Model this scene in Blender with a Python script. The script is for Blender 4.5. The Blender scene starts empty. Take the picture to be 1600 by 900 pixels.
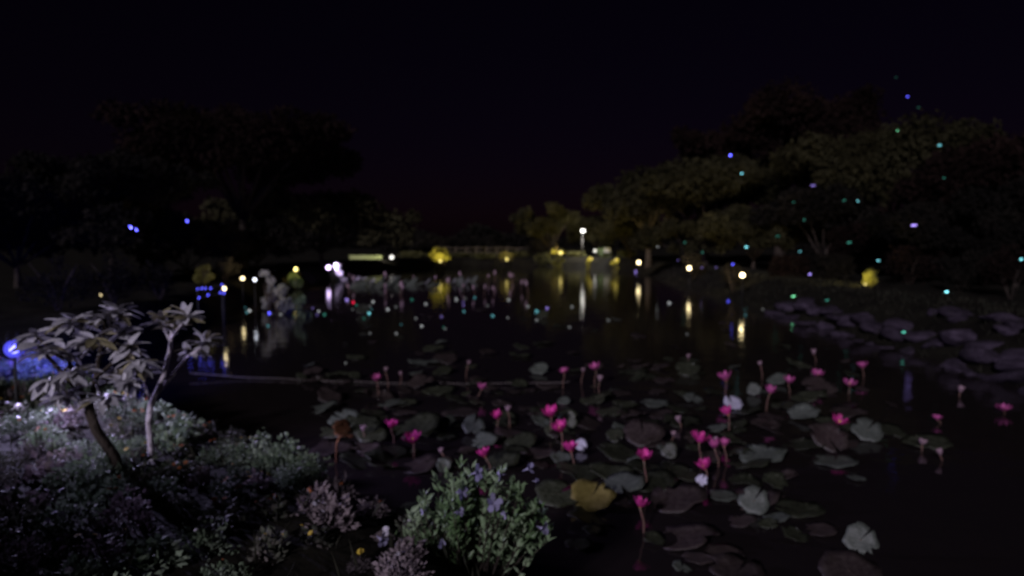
import bpy, math, random
import numpy as np
from mathutils import Vector, Matrix, noise

random.seed(7)
RNG = np.random.default_rng(7)
R = math.radians
scene = bpy.context.scene
C = scene.collection

# ------------------------------------------------------------------ camera, sky, moon, exposure
F = 1111.0                      # focal length in pixels of the 1600 px wide photograph
CAM = Vector((0.0, 0.0, 2.4))
PITCH = R(3.86)
cam_data = bpy.data.cameras.new('camera')
cam_data.sensor_width = 36.0
cam_data.lens = 36.0 * F / 1600.0
cam_data.clip_start = 0.05
cam_data.clip_end = 3000.0
cam_data.dof.use_dof = True            # the phone's focus sits short of the scene, everything is slightly soft
cam_data.dof.focus_distance = 1.6
cam_data.dof.aperture_fstop = 36.0 * F / 1600.0 / 10.0
cam = bpy.data.objects.new('camera', cam_data)
cam.location = CAM
cam.rotation_euler = (R(90) - PITCH, 0, 0)
C.objects.link(cam)
scene.camera = cam

SUN_EL, SUN_AZ = R(22), R(205)          # a low, weak light from behind the viewer's left shoulder
world = bpy.data.worlds.new('World')
scene.world = world
world.use_nodes = True
nt = world.node_tree
bg = nt.nodes['Background']
sky = nt.nodes.new('ShaderNodeTexSky')
sky.sky_type = 'NISHITA'
sky.sun_disc = False
sky.sun_elevation = SUN_EL
sky.sun_rotation = SUN_AZ
tint = nt.nodes.new('ShaderNodeMix')
tint.data_type = 'RGBA'
tint.blend_type = 'MULTIPLY'
tint.inputs['Factor'].default_value = 1.0
tint.inputs['B'].default_value = (1.0, 0.34, 1.0, 1)
nt.links.new(sky.outputs['Color'], tint.inputs['A'])
nt.links.new(tint.outputs['Result'], bg.inputs['Color'])
bg.inputs['Strength'].default_value = 0.00036

sun_data = bpy.data.lights.new('moon', 'SUN')
sun_data.energy = 1.5
sun_data.angle = R(4)
sun_data.color = (0.90, 0.83, 1.0)
sun = bpy.data.objects.new('moon', sun_data)
sun_dir = Vector((math.sin(SUN_AZ) * math.cos(SUN_EL), math.cos(SUN_AZ) * math.cos(SUN_EL), math.sin(SUN_EL)))
sun.rotation_euler = (-sun_dir).to_track_quat('-Z', 'Y').to_euler()
C.objects.link(sun)

scene.view_settings.view_transform = 'Standard'
scene.view_settings.look = 'None'
scene.view_settings.gamma = 1.0
scene.view_settings.exposure = 0.45
scene.view_settings.use_curve_mapping = False
scene.cycles.use_denoising = True
scene.cycles.max_bounces = 5
scene.cycles.sample_clamp_indirect = 0.6
scene.cycles.caustics_reflective = False
scene.cycles.caustics_refractive = False

# ------------------------------------------------------------------ helpers
CP, SP = math.cos(PITCH), math.sin(PITCH)

def ray(px, py):
    cx, cy = (px - 800.0) / F, (450.0 - py) / F
    return Vector((cx, CP + cy * SP, -SP + cy * CP))

def at_depth(px, py, d):
    r = ray(px, py)
    return CAM + r * (d / r.y)

def at_z(px, py, z):
    r = ray(px, py)
    return CAM + r * ((z - CAM.z) / r.z)

def project(p):
    v = Vector(p) - CAM
    fw = v.y * CP - v.z * SP
    up = v.y * SP + v.z * CP
    return (800 + F * v.x / fw, 450 - F * up / fw)

ORD = ('first second third fourth fifth sixth seventh eighth ninth tenth eleventh twelfth thirteenth fourteenth fifteenth '
       'sixteenth seventeenth eighteenth nineteenth twentieth').split()
for t, n in (('twenty', 'twentieth'), ('thirty', 'thirtieth')):
    ORD += [t + '-' + w for w in ORD[:9]]
    ORD += [{'twenty': 'thirtieth', 'thirty': 'fortieth'}[t]]

def tag(o, label=None, cat=None, group=None, kind=None):
    if label: o['label'] = label
    if cat: o['category'] = cat
    if group: o['group'] = group
    if kind: o['kind'] = kind
    return o

def empty(name, loc, rz=0.0, label=None, cat=None, group=None):
    o = bpy.data.objects.new(name, None)
    o.location = loc
    o.rotation_euler = (0, 0, rz)
    o.empty_display_size = 0.1
    C.objects.link(o)
    return tag(o, label, cat, group)

def link(name, me, parent=None, loc=None, rot=None, scale=None):
    o = bpy.data.objects.new(name, me)
    C.objects.link(o)
    if parent is not None: o.parent = parent
    if loc is not None: o.location = loc
    if rot is not None: o.rotation_euler = rot
    if scale is not None: o.scale = scale if hasattr(scale, '__len__') else (scale,) * 3
    return o

class MB:
    def __init__(s):
        s.v, s.f, s.m = [], [], []
    def add(s, v, f, mi=0):
        b = len(s.v)
        s.v += [tuple(p) for p in v]
        s.f += [tuple(i + b for i in q) for q in f]
        s.m += [mi] * len(f)
        return s
    def tube(s, pts, rad, seg=7, mi=0, cap=True):
        pts = [Vector(p) for p in pts]
        if not hasattr(rad, '__len__'): rad = [rad] * len(pts)
        V, Fc = [], []
        prev = None
        for i, p in enumerate(pts):
            t = (pts[min(i + 1, len(pts) - 1)] - pts[max(i - 1, 0)])
            t = t.normalized() if t.length > 1e-9 else Vector((0, 0, 1))
            a = prev if prev is not None else (Vector((1, 0, 0)) if abs(t.x) < 0.9 else Vector((0, 1, 0)))
            u = (a - t * a.dot(t)).normalized()
            w = t.cross(u)
            prev = u
            for k in range(seg):
                an = 2 * math.pi * k / seg
                V.append(p + (u * math.cos(an) + w * math.sin(an)) * rad[i])
        for i in range(len(pts) - 1):
            for k in range(seg):
                k2 = (k + 1) % seg
                Fc.append((i * seg + k, i * seg + k2, (i + 1) * seg + k2, (i + 1) * seg + k))
        if cap:
            Fc.append(tuple(range(seg))[::-1])
            Fc.append(tuple((len(pts) - 1) * seg + k for k in range(seg)))
        return s.add(V, Fc, mi)
    def lathe(s, prof, seg=12, mi=0, M=None):
        V, Fc = [], []
        for (r, z) in prof:
            for k in range(seg):
                an = 2 * math.pi * k / seg
                p = Vector((r * math.cos(an), r * math.sin(an), z))
                V.append(M @ p if M else p)
        n = len(prof)
        for i in range(n - 1):
            for k in range(seg):
                k2 = (k + 1) % seg
                Fc.append((i * seg + k, i * seg + k2, (i + 1) * seg + k2, (i + 1) * seg + k))
        Fc.append(tuple(range(seg))[::-1])
        Fc.append(tuple((n - 1) * seg + k for k in range(seg)))
        return s.add(V, Fc, mi)
    def box(s, lo, hi, bev=0.0, mi=0, M=None):
        x0, y0, z0 = lo; x1, y1, z1 = hi; b = bev
        if b <= 0:
            V = [(x, y, z) for z in (z0, z1) for (x, y) in ((x0, y0), (x1, y0), (x1, y1), (x0, y1))]
            Fc = [(3, 2, 1, 0), (4, 5, 6, 7), (0, 1, 5, 4), (1, 2, 6, 5), (2, 3, 7, 6), (3, 0, 4, 7)]
        else:
            ring = lambda i, z: [(x0 + i, y0 + b, z), (x0 + b, y0 + i, z), (x1 - b, y0 + i, z), (x1 - i, y0 + b, z),
                                 (x1 - i, y1 - b, z), (x1 - b, y1 - i, z), (x0 + b, y1 - i, z), (x0 + i, y1 - b, z)]
            V = ring(b, z0) + ring(0, z0 + b) + ring(0, z1 - b) + ring(b, z1)
            Fc = [tuple(range(8))[::-1], tuple(range(24, 32))]
            for l in range(3):
                for k in range(8):
                    k2 = (k + 1) % 8
                    Fc.append((l * 8 + k, l * 8 + k2, l * 8 + 8 + k2, l * 8 + 8 + k))
        if M: V = [M @ Vector(p) for p in V]
        return s.add(V, Fc, mi)
    def mesh(s, name, mats, smooth=True):
        me = bpy.data.meshes.new(name)
        me.from_pydata(s.v, [], s.f)
        for m in (mats if isinstance(mats, (list, tuple)) else [mats]): me.materials.append(m)
        me.polygons.foreach_set('material_index', s.m)
        me.polygons.foreach_set('use_smooth', [smooth] * len(s.f))
        me.update()
        return me
    def build(s, name, mats, parent=None, smooth=True, **k):
        return link(name, s.mesh(name, mats, smooth), parent, **k)

def np_mesh(name, V, Q, mats, smooth=False, mi=None):
    me = bpy.data.meshes.new(name)
    n, q = len(V), len(Q)
    k = Q.shape[1]
    me.vertices.add(n); me.vertices.foreach_set('co', np.asarray(V, np.float32).ravel())
    me.loops.add(q * k); me.loops.foreach_set('vertex_index', np.asarray(Q, np.int32).ravel())
    me.polygons.add(q)
    me.polygons.foreach_set('loop_start', np.arange(0, q * k, k, dtype=np.int32))
    me.polygons.foreach_set('loop_total', np.full(q, k, np.int32))
    for m in (mats if isinstance(mats, (list, tuple)) else [mats]): me.materials.append(m)
    if mi is not None: me.polygons.foreach_set('material_index', np.asarray(mi, np.int32))
    me.polygons.foreach_set('use_smooth', np.full(q, smooth))
    me.update(calc_edges=True)
    me.validate()
    return me

def leaf_quads(P, N, L, W):
    """many folded leaf blades: centres P (n,3), long axes N (n,3), lengths L, widths W -> verts, quads (two quads a leaf)"""
    n = len(P)
    N = N / (np.linalg.norm(N, axis=1, keepdims=True) + 1e-9)
    ran = RNG.normal(size=(n, 3))
    U = np.cross(N, ran); U /= (np.linalg.norm(U, axis=1, keepdims=True) + 1e-9)
    T = np.cross(N, U)
    L = np.asarray(L).reshape(-1, 1); W = np.asarray(W).reshape(-1, 1)
    a = P - N * L * 0.5
    b = P + N * L * 0.5 - T * L * 0.12
    m = P + T * W * 0.18
    l = P + U * W * 0.5 - N * L * 0.05
    r = P - U * W * 0.5 - N * L * 0.05
    V = np.stack([a, l, m, b, r], 1).reshape(-1, 3)
    i = np.arange(n)[:, None] * 5
    Q = np.concatenate([i + np.array([[0, 2, 3, 1]]), i + np.array([[0, 4, 3, 2]])], 0)
    return V, Q

def unit(n):
    v = RNG.normal(size=(n, 3))
    return v / np.linalg.norm(v, axis=1, keepdims=True)

# ------------------------------------------------------------------ materials
def mat(name, col, rough=0.7, spec=0.3, col2=None, scale=6.0, bump=0.0, bscale=20.0, rnd=0.0, trans=0.0, coord='Object', detail=4.0):
    m = bpy.data.materials.new(name)
    m.use_nodes = True
    t = m.node_tree
    b = t.nodes['Principled BSDF']
    b.inputs['Roughness'].default_value = rough
    b.inputs['Specular IOR Level'].default_value = spec
    tc = t.nodes.new('ShaderNodeTexCoord')
    out = None
    if col2 is not None:
        nz = t.nodes.new('ShaderNodeTexNoise')
        nz.inputs['Scale'].default_value = scale
        nz.inputs['Detail'].default_value = detail
        t.links.new(tc.outputs[coord], nz.inputs['Vector'])
        rp = t.nodes.new('ShaderNodeValToRGB')
        rp.color_ramp.elements[0].position = 0.35
        rp.color_ramp.elements[0].color = (*col, 1)
        rp.color_ramp.elements[1].position = 0.68
        rp.color_ramp.elements[1].color = (*col2, 1)
        t.links.new(nz.outputs['Fac'], rp.inputs['Fac'])
        out = rp.outputs['Color']
    else:
        rg = t.nodes.new('ShaderNodeRGB')
        rg.outputs[0].default_value = (*col, 1)
        out = rg.outputs[0]
    if rnd > 0:
        oi = t.nodes.new('ShaderNodeObjectInfo')
        hs = t.nodes.new('ShaderNodeHueSaturation')
        mp = t.nodes.new('ShaderNodeMapRange')
        mp.inputs['To Min'].default_value = 1 - rnd
        mp.inputs['To Max'].default_value = 1 + rnd
        t.links.new(oi.outputs['Random'], mp.inputs['Value'])
        t.links.new(mp.outputs['Result'], hs.inputs['Value'])
        t.links.new(out, hs.inputs['Color'])
        out = hs.outputs['Color']
    t.links.new(out, b.inputs['Base Color'])
    if bump > 0:
        nb = t.nodes.new('ShaderNodeTexNoise')
        nb.inputs['Scale'].default_value = bscale
        nb.inputs['Detail'].default_value = 5
        t.links.new(tc.outputs[coord], nb.inputs['Vector'])
        bp = t.nodes.new('ShaderNodeBump')
        bp.inputs['Strength'].default_value = bump
        bp.inputs['Distance'].default_value = 0.05
        t.links.new(nb.outputs['Fac'], bp.inputs['Height'])
        t.links.new(bp.outputs['Normal'], b.inputs['Normal'])
    if trans > 0:
        tr = t.nodes.new('ShaderNodeBsdfTranslucent')
        mx = t.nodes.new('ShaderNodeMixShader')
        mx.inputs['Fac'].default_value = trans
        t.links.new(out, tr.inputs['Color'])
        t.links.new(b.outputs[0], mx.inputs[1])
        t.links.new(tr.outputs[0], mx.inputs[2])
        t.links.new(mx.outputs[0], t.nodes['Material Output'].inputs['Surface'])
    return m

def glow(name, col, strength, sample=True):
    m = bpy.data.materials.new(name)
    m.use_nodes = True
    t = m.node_tree
    t.nodes.remove(t.nodes['Principled BSDF'])
    e = t.nodes.new('ShaderNodeEmission')
    e.inputs['Color'].default_value = (*col, 1)
    e.inputs['Strength'].default_value = strength
    t.links.new(e.outputs[0], t.nodes['Material Output'].inputs['Surface'])
    if not sample: m.cycles.emission_sampling = 'NONE'
    return m

M = {}
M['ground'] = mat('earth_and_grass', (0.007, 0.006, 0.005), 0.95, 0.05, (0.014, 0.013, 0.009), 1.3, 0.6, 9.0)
M['rock'] = mat('dark_rock', (0.018, 0.013, 0.021), 0.95, 0.1, (0.050, 0.038, 0.056), 2.2, 0.7, 7.0, rnd=0.3)
M['pad'] = mat('lily_pad_green', (0.014, 0.016, 0.009), 0.34, 0.5, (0.042, 0.046, 0.030), 5.0, 0.25, 14.0, rnd=0.35)
M['pad_pale'] = mat('lily_pad_grey_green', (0.045, 0.053, 0.045), 0.45, 0.4, (0.095, 0.105, 0.088), 6.0, 0.2, 14.0, rnd=0.15)
M['pad_lilac'] = mat('lily_pad_pale_underside', (0.30, 0.29, 0.38), 0.5, 0.4, (0.40, 0.38, 0.46), 6.0, 0.15, 14.0)
M['pad_brown'] = mat('lily_pad_reddish', (0.022, 0.015, 0.015), 0.4, 0.45, (0.044, 0.034, 0.031), 5.0, 0.25, 14.0, rnd=0.3)
M['pad_yellow'] = mat('yellow_pad_patch', (0.11, 0.088, 0.025), 0.6, 0.2, (0.16, 0.13, 0.04), 4.0, 0.2, 12.0)
M['petal'] = mat('magenta_petal', (0.50, 0.028, 0.21), 0.5, 0.2, (0.64, 0.07, 0.34), 14.0, rnd=0.4, trans=0.25)
M['petal_dull'] = mat('dusky_pink_petal', (0.40, 0.07, 0.24), 0.5, 0.2, (0.5, 0.12, 0.32), 14.0, rnd=0.25, trans=0.2)
M['petal_pale'] = mat('pale_pink_petal', (0.30, 0.19, 0.24), 0.5, 0.2, (0.36, 0.25, 0.29), 14.0, rnd=0.15, trans=0.2)
M['stamen'] = mat('yellow_stamen', (0.55, 0.34, 0.08), 0.7)
M['stem'] = mat('lily_stem', (0.17, 0.075, 0.07), 0.6, 0.3, (0.12, 0.10, 0.06), 9.0)
M['bark_pale'] = mat('pale_bark', (0.62, 0.56, 0.64), 0.85, 0.2, (0.30, 0.26, 0.30), 16.0, 0.8, 30.0)
M['bark'] = mat('dark_bark', (0.022, 0.017, 0.014), 0.9, 0.1, (0.05, 0.04, 0.033), 8.0, 0.8, 16.0)
M['leaf_grey'] = mat('grey_green_leaf', (0.34, 0.33, 0.36), 0.5, 0.4, (0.50, 0.48, 0.52), 6.0, rnd=0.4, trans=0.15)
M['leaf_olive'] = mat('olive_leaf', (0.20, 0.18, 0.10), 0.55, 0.35, (0.30, 0.27, 0.16), 6.0, rnd=0.4, trans=0.2)
M['bed_a'] = mat('silver_green_bedding', (0.08, 0.115, 0.065), 0.7, 0.3, (0.19, 0.225, 0.17), 2.5, rnd=0.6, trans=0.15, coord='Generated')
M['bed_b'] = mat('dull_bedding', (0.045, 0.055, 0.032), 0.7, 0.3, (0.12, 0.10, 0.095), 2.5, rnd=0.6, trans=0.15, coord='Generated')
M['bush'] = mat('bright_bush', (0.075, 0.135, 0.05), 0.5, 0.4, (0.23, 0.29, 0.185), 3.0, rnd=0.2, trans=0.2)
M['orange'] = mat('orange_flower', (0.36, 0.12, 0.04), 0.7, 0.2)
M['yellow'] = mat('yellow_flower', (0.5, 0.36, 0.05), 0.7, 0.2)
M['white'] = mat('white_flower', (0.55, 0.52, 0.6), 0.7, 0.2)
M['lilac'] = mat('lilac_flower', (0.28, 0.26, 0.42), 0.6, 0.2, (0.36, 0.34, 0.5), 10.0, trans=0.2)
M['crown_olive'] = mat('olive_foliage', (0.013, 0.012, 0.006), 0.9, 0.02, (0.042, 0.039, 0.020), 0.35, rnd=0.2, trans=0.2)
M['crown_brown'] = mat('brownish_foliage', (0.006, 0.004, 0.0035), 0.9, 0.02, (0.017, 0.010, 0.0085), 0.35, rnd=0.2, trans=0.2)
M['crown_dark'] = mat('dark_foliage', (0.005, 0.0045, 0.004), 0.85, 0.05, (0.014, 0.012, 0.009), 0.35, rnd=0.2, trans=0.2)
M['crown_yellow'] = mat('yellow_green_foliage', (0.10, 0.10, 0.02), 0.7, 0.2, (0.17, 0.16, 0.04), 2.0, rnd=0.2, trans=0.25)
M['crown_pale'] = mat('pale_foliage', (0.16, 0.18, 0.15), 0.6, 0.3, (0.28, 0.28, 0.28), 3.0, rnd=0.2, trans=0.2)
M['crown_green'] = mat('green_foliage', (0.06, 0.10, 0.04), 0.6, 0.3, (0.14, 0.18, 0.09), 3.0, rnd=0.2, trans=0.2)
M['grass'] = mat('dull_grass', (0.014, 0.015, 0.010), 0.8, 0.1, (0.032, 0.030, 0.020), 1.5)
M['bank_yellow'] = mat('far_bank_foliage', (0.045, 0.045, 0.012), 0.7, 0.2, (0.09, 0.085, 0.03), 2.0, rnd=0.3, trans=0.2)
M['metal'] = mat('dark_metal', (0.012, 0.012, 0.013), 0.6, 0.3, (0.02, 0.019, 0.018), 20.0, 0.1, 60.0)
M['plaster'] = mat('pale_plaster', (0.30, 0.33, 0.13), 0.9, 0.2, (0.38, 0.42, 0.18), 1.6, 0.3, 18.0)
M['wood'] = mat('weathered_wood', (0.06, 0.05, 0.035), 0.85, 0.2, (0.1, 0.08, 0.055), 4.0, 0.5, 30.0)
M['rope'] = mat('grey_rope', (0.12, 0.10, 0.10), 0.9, 0.1, (0.18, 0.16, 0.15), 30.0, 0.5, 80.0)
M['board'] = mat('pale_board', (0.45, 0.47, 0.45), 0.7, 0.3, (0.55, 0.56, 0.54), 5.0)
M['dead'] = mat('dead_leaf', (0.10, 0.045, 0.025), 0.8, 0.2, (0.19, 0.08, 0.035), 8.0, 0.4, 30.0)
LIGHT = {'warm': (1.0, 0.80, 0.42), 'amber': (1.0, 0.80, 0.24), 'white': (1.0, 0.96, 0.88), 'cool': (0.82, 0.86, 1.0), 'violet': (0.74, 0.55, 1.0), 'blue': (0.10, 0.10, 1.0),
         'cyan': (0.22, 0.75, 0.85), 'teal': (0.10, 0.55, 0.42), 'green': (0.18, 0.72, 0.36), 'red': (1.0, 0.02, 0.08), 'lav': (0.42, 0.30, 1.0), 'dimwhite': (0.75, 0.78, 0.80)}
GLOW = {}
def glow_mat(c, s, sample=False):
    k = (c, round(s, 2))
    if k not in GLOW: GLOW[k] = glow(c + '_light', LIGHT[c], s, sample)
    return GLOW[k]

def water_material():
    m = bpy.data.materials.new('still_pond_water')
    m.use_nodes = True
    t = m.node_tree
    b = t.nodes['Principled BSDF']
    b.inputs['Base Color'].default_value = (0.013, 0.010, 0.010, 1)
    b.inputs['Roughness'].default_value = 0.06
    b.inputs['IOR'].default_value = 1.33
    tc = t.nodes.new('ShaderNodeTexCoord')
    n1 = t.nodes.new('ShaderNodeTexNoise'); n1.inputs['Scale'].default_value = 1.7; n1.inputs['Detail'].default_value = 2
    n2 = t.nodes.new('ShaderNodeTexNoise'); n2.inputs['Scale'].default_value = 7.0; n2.inputs['Detail'].default_value = 2
    ad = t.nodes.new('ShaderNodeMath'); ad.operation = 'MULTIPLY_ADD'; ad.inputs[1].default_value = 0.22
    for n in (n1, n2): t.links.new(tc.outputs['Object'], n.inputs['Vector'])
    t.links.new(n2.outputs['Fac'], ad.inputs[0]); t.links.new(n1.outputs['Fac'], ad.inputs[2])
    bp = t.nodes.new('ShaderNodeBump'); bp.inputs['Strength'].default_value = 0.8; bp.inputs['Distance'].default_value = 0.011
    t.links.new(ad.outputs[0], bp.inputs['Height']); t.links.new(bp.outputs['Normal'], b.inputs['Normal'])
    return m
M['water'] = water_material()

# ------------------------------------------------------------------ setting: ground and pond
POND = np.array([(0.35, 3.95), (-0.1, 4.6), (-1.05, 5.45), (-2.1, 6.5), (-3.8, 8.0), (-6.0, 10.2), (-7.6, 14), (-8.6, 19), (-9.7, 25), (-10.5, 34), (-11, 44), (-10.4, 54), (-8.6, 61),
                 (-4, 65), (3, 66), (7, 63), (8.7, 56), (8.6, 46), (8.4, 36), (8.3, 27), (8.1, 20), (7.9, 14), (7.8, 10), (8.1, 6), (8.5, 2), (5, 1.3), (2.2, 2.0), (1.1, 2.9)], float)

def pond_distance(X, Y):
    """signed distance to the pond's edge, positive on land"""
    X = np.asarray(X, float); Y = np.asarray(Y, float)
    best = np.full(X.shape, 1e9)
    inside = np.zeros(X.shape, bool)
    n = len(POND)
    for i in range(n):
        ax, ay = POND[i]; bx, by = POND[(i + 1) % n]
        ex, ey = bx - ax, by - ay
        t = np.clip(((X - ax) * ex + (Y - ay) * ey) / (ex * ex + ey * ey), 0, 1)
        best = np.minimum(best, np.hypot(X - ax - t * ex, Y - ay - t * ey))
        c = (ay > Y) != (by > Y)
        with np.errstate(divide='ignore', invalid='ignore'):
            xi = ax + (Y - ay) / (by - ay if by != ay else 1e-9) * ex
        inside ^= c & (X < xi)
    return np.where(inside, -best, best)

def ground_z(X, Y):
    X = np.asarray(X, float); Y = np.asarray(Y, float)
    d = pond_distance(X, Y)
    wid = np.where((X > 4) & (Y > 4), 2.4, np.where(Y > 40, 2.0, 1.0))
    s = np.clip((d + 0.15) / wid, 0, 1); s = s * s * (3 - 2 * s)
    z = -0.22 + 1.0 * s
    z = np.where(d < -0.15, -0.22 - np.minimum(-d - 0.15, 1.2) * 0.5, z)
    bumps = 0.05 * np.sin(X * 1.7 + 0.6 * Y) * np.sin(Y * 1.3 - 0.4 * X) + 0.03 * np.sin(X * 4.1) * np.sin(Y * 3.7)
    rise = np.clip((d - 6) / 80, 0, 1.6) * 0.9
    return z + (bumps + rise) * np.clip(d, 0, 1)

def gz(x, y): return float(ground_z(np.array([x]), np.array([y]))[0])

def graded(a, b, step, far_lo, far_hi):
    mid = list(np.arange(a, b + 1e-6, step))
    lo, v, st = [], a, step
    while v > far_lo: st *= 1.35; v -= st; lo.append(v)
    hi, v, st = [], b, step
    while v < far_hi: st *= 1.35; v += st; hi.append(v)
    return np.array(lo[::-1] + mid + hi)

gx = graded(-13, 13, 0.22, -900, 900)
gy = graded(0, 70, 0.3, -300, 1500)
GX, GY = np.meshgrid(gx, gy)
GZ = ground_z(GX, GY)
nx, ny = len(gx), len(gy)
ii = (np.arange(ny - 1)[:, None] * nx + np.arange(nx - 1)[None, :]).ravel()
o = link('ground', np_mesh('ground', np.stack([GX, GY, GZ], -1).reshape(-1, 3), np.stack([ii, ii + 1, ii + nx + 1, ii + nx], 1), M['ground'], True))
tag(o, 'dark earth and grass banks around the pond', kind='structure')
wx = np.linspace(-13, 11, 40); wy = np.linspace(0.2, 69, 90)
WX, WY = np.meshgrid(wx, wy)
ii = (np.arange(89)[:, None] * 40 + np.arange(39)[None, :]).ravel()
o = link('water', np_mesh('water', np.stack([WX, WY, WX * 0], -1).reshape(-1, 3), np.stack([ii, ii + 1, ii + 41, ii + 40], 1), M['water'], True))
tag(o, 'black still pond water with lamp reflections', kind='structure')

# ------------------------------------------------------------------ trees in the background
def clump_crown(clumps, n, leaf, squash=0.75):
    """leaves through a set of clumps (centre, radius)"""
    cen = np.array([c for c, r in clumps]); rad = np.array([r for c, r in clumps])
    pick = RNG.choice(len(clumps), n, p=rad ** 2 / np.sum(rad ** 2))
    d = unit(n)
    rr = RNG.random(n) ** 0.45
    off = d * (rr * rad[pick] * (0.85 + 0.3 * RNG.random(n)))[:, None]
    off[:, 2] *= squash
    P = cen[pick] + off
    N = d * 0.6 + RNG.normal(size=(n, 3)) * 0.6 + np.array([0, 0, -0.25])
    L = leaf * (0.6 + 0.8 * RNG.random(n))
    return leaf_quads(P, N, L, L * 0.55)

def tree(name, label, base, height, spread, crown_mat, bark, n=9000, leaf=0.3, n_limb=7, flat=0.55, trunk_h=0.35, group=None, seed=0, lean=(0, 0), trunk_r=None, cat='tree'):
    rnd = random.Random(seed)
    t = empty(name, base, 0, label, cat, group)
    tr = trunk_r or height * 0.028
    fork = Vector((lean[0], lean[1], height * trunk_h))
    tb = MB()
    tb.tube([(0, 0, -0.3), (lean[0] * 0.2 + rnd.uniform(-.05, .05), lean[1] * 0.2, fork.z * 0.35), (lean[0] * 0.6, lean[1] * 0.6, fork.z * 0.7), fork],
            [tr * 1.5, tr * 1.1, tr * 0.95, tr * 0.85], 8)
    tb.build('trunk', bark, t)
    clumps = []
    for k in range(n_limb):
        an = 2 * math.pi * (k + rnd.uniform(-0.3, 0.3)) / n_limb
        el = rnd.uniform(0.0, 1.0)
        rad = spread * math.cos(el * 1.1) * rnd.uniform(0.75, 1.05)
        end = Vector((fork.x + rad * math.cos(an), fork.y + rad * math.sin(an), fork.z + (height - fork.z) * (0.35 + 0.6 * el ** flat) * rnd.uniform(0.85, 1.0)))
        mid = fork.lerp(end, 0.5) + Vector((0, 0, (height - fork.z) * 0.08)) + Vector((rnd.uniform(-1, 1), rnd.uniform(-1, 1), 0)) * spread * 0.06
        lb = MB()
        lb.tube([fork - Vector((0, 0, 0.1)), mid, end], [tr * 0.6, tr * 0.36, tr * 0.12], 6)
        lb.build('limb', bark, t)
        clumps.append((tuple(end), spread * rnd.uniform(0.26, 0.4)))
        for q in range(5):
            a2 = rnd.uniform(0, 6.28)
            c2 = mid.lerp(end, rnd.uniform(0.4, 1.1)) + Vector((math.cos(a2), math.sin(a2), rnd.uniform(-0.5, 0.5))) * spread * rnd.uniform(0.2, 0.5)
            clumps.append((tuple(c2), spread * rnd.uniform(0.13, 0.28)))
    V, Q = clump_crown(clumps, n, leaf)
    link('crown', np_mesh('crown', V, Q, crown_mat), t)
    return t

def tree_px(px, py_top, d, half_px, label, crown, n=9000, leaf=0.3, seed=0, **k):
    """a tree standing d metres out whose top and half width show about where asked"""
    p = at_depth(px, py_top, d)
    g = gz(p.x, d)
    return tree('tree', label, (p.x, d, g), p.z - g, half_px / F * d, M[crown], M['bark'], n, leaf, seed=seed, **k)

# right-hand bank
G = 'trees on the right bank'
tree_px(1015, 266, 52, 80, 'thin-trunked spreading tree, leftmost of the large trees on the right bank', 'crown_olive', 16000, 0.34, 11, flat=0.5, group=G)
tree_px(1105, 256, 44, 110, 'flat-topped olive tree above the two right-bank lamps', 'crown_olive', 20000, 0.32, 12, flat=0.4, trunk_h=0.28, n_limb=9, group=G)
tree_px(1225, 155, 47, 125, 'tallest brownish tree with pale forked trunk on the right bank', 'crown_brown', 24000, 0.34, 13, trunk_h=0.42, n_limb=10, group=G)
tree_px(1400, 190, 38, 140, 'tall greenish tree dotted with cyan light spots on the right bank', 'crown_olive', 24000, 0.3, 14, n_limb=10, trunk_h=0.3, group=G)
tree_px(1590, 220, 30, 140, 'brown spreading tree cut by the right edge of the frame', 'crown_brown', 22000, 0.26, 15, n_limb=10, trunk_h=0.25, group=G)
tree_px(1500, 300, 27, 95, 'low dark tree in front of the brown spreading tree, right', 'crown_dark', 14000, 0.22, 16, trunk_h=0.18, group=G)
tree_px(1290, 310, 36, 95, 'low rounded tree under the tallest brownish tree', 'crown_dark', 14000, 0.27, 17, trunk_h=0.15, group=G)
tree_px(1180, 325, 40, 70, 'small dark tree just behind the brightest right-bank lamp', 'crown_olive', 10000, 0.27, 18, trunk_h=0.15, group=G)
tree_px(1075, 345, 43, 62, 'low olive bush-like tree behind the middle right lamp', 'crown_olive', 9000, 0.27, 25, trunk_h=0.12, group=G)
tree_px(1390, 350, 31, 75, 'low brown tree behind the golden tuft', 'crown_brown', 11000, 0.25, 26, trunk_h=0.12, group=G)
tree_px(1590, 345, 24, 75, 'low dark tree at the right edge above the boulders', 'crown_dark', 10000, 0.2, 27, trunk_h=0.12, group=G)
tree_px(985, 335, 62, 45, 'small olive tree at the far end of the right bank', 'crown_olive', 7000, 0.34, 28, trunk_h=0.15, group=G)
H = 'trees on the far shore'
tree_px(860, 318, 70, 46, 'yellow-lit tree left of the white street lamp', 'crown_olive', 9000, 0.36, 19, trunk_h=0.18, group=H)
tree_px(935, 338, 76, 48, 'small tree behind and right of the white street lamp', 'crown_olive', 8000, 0.36, 20, trunk_h=0.18, group=H)
tree_px(745, 378, 85, 42, 'low dark tree behind the rail fence, right', 'crown_dark', 6000, 0.4, 29, trunk_h=0.12, group=H)
tree_px(650, 374, 86, 44, 'low dark tree behind the rail fence, left', 'crown_dark', 6000, 0.4, 30, trunk_h=0.12, group=H)
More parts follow.
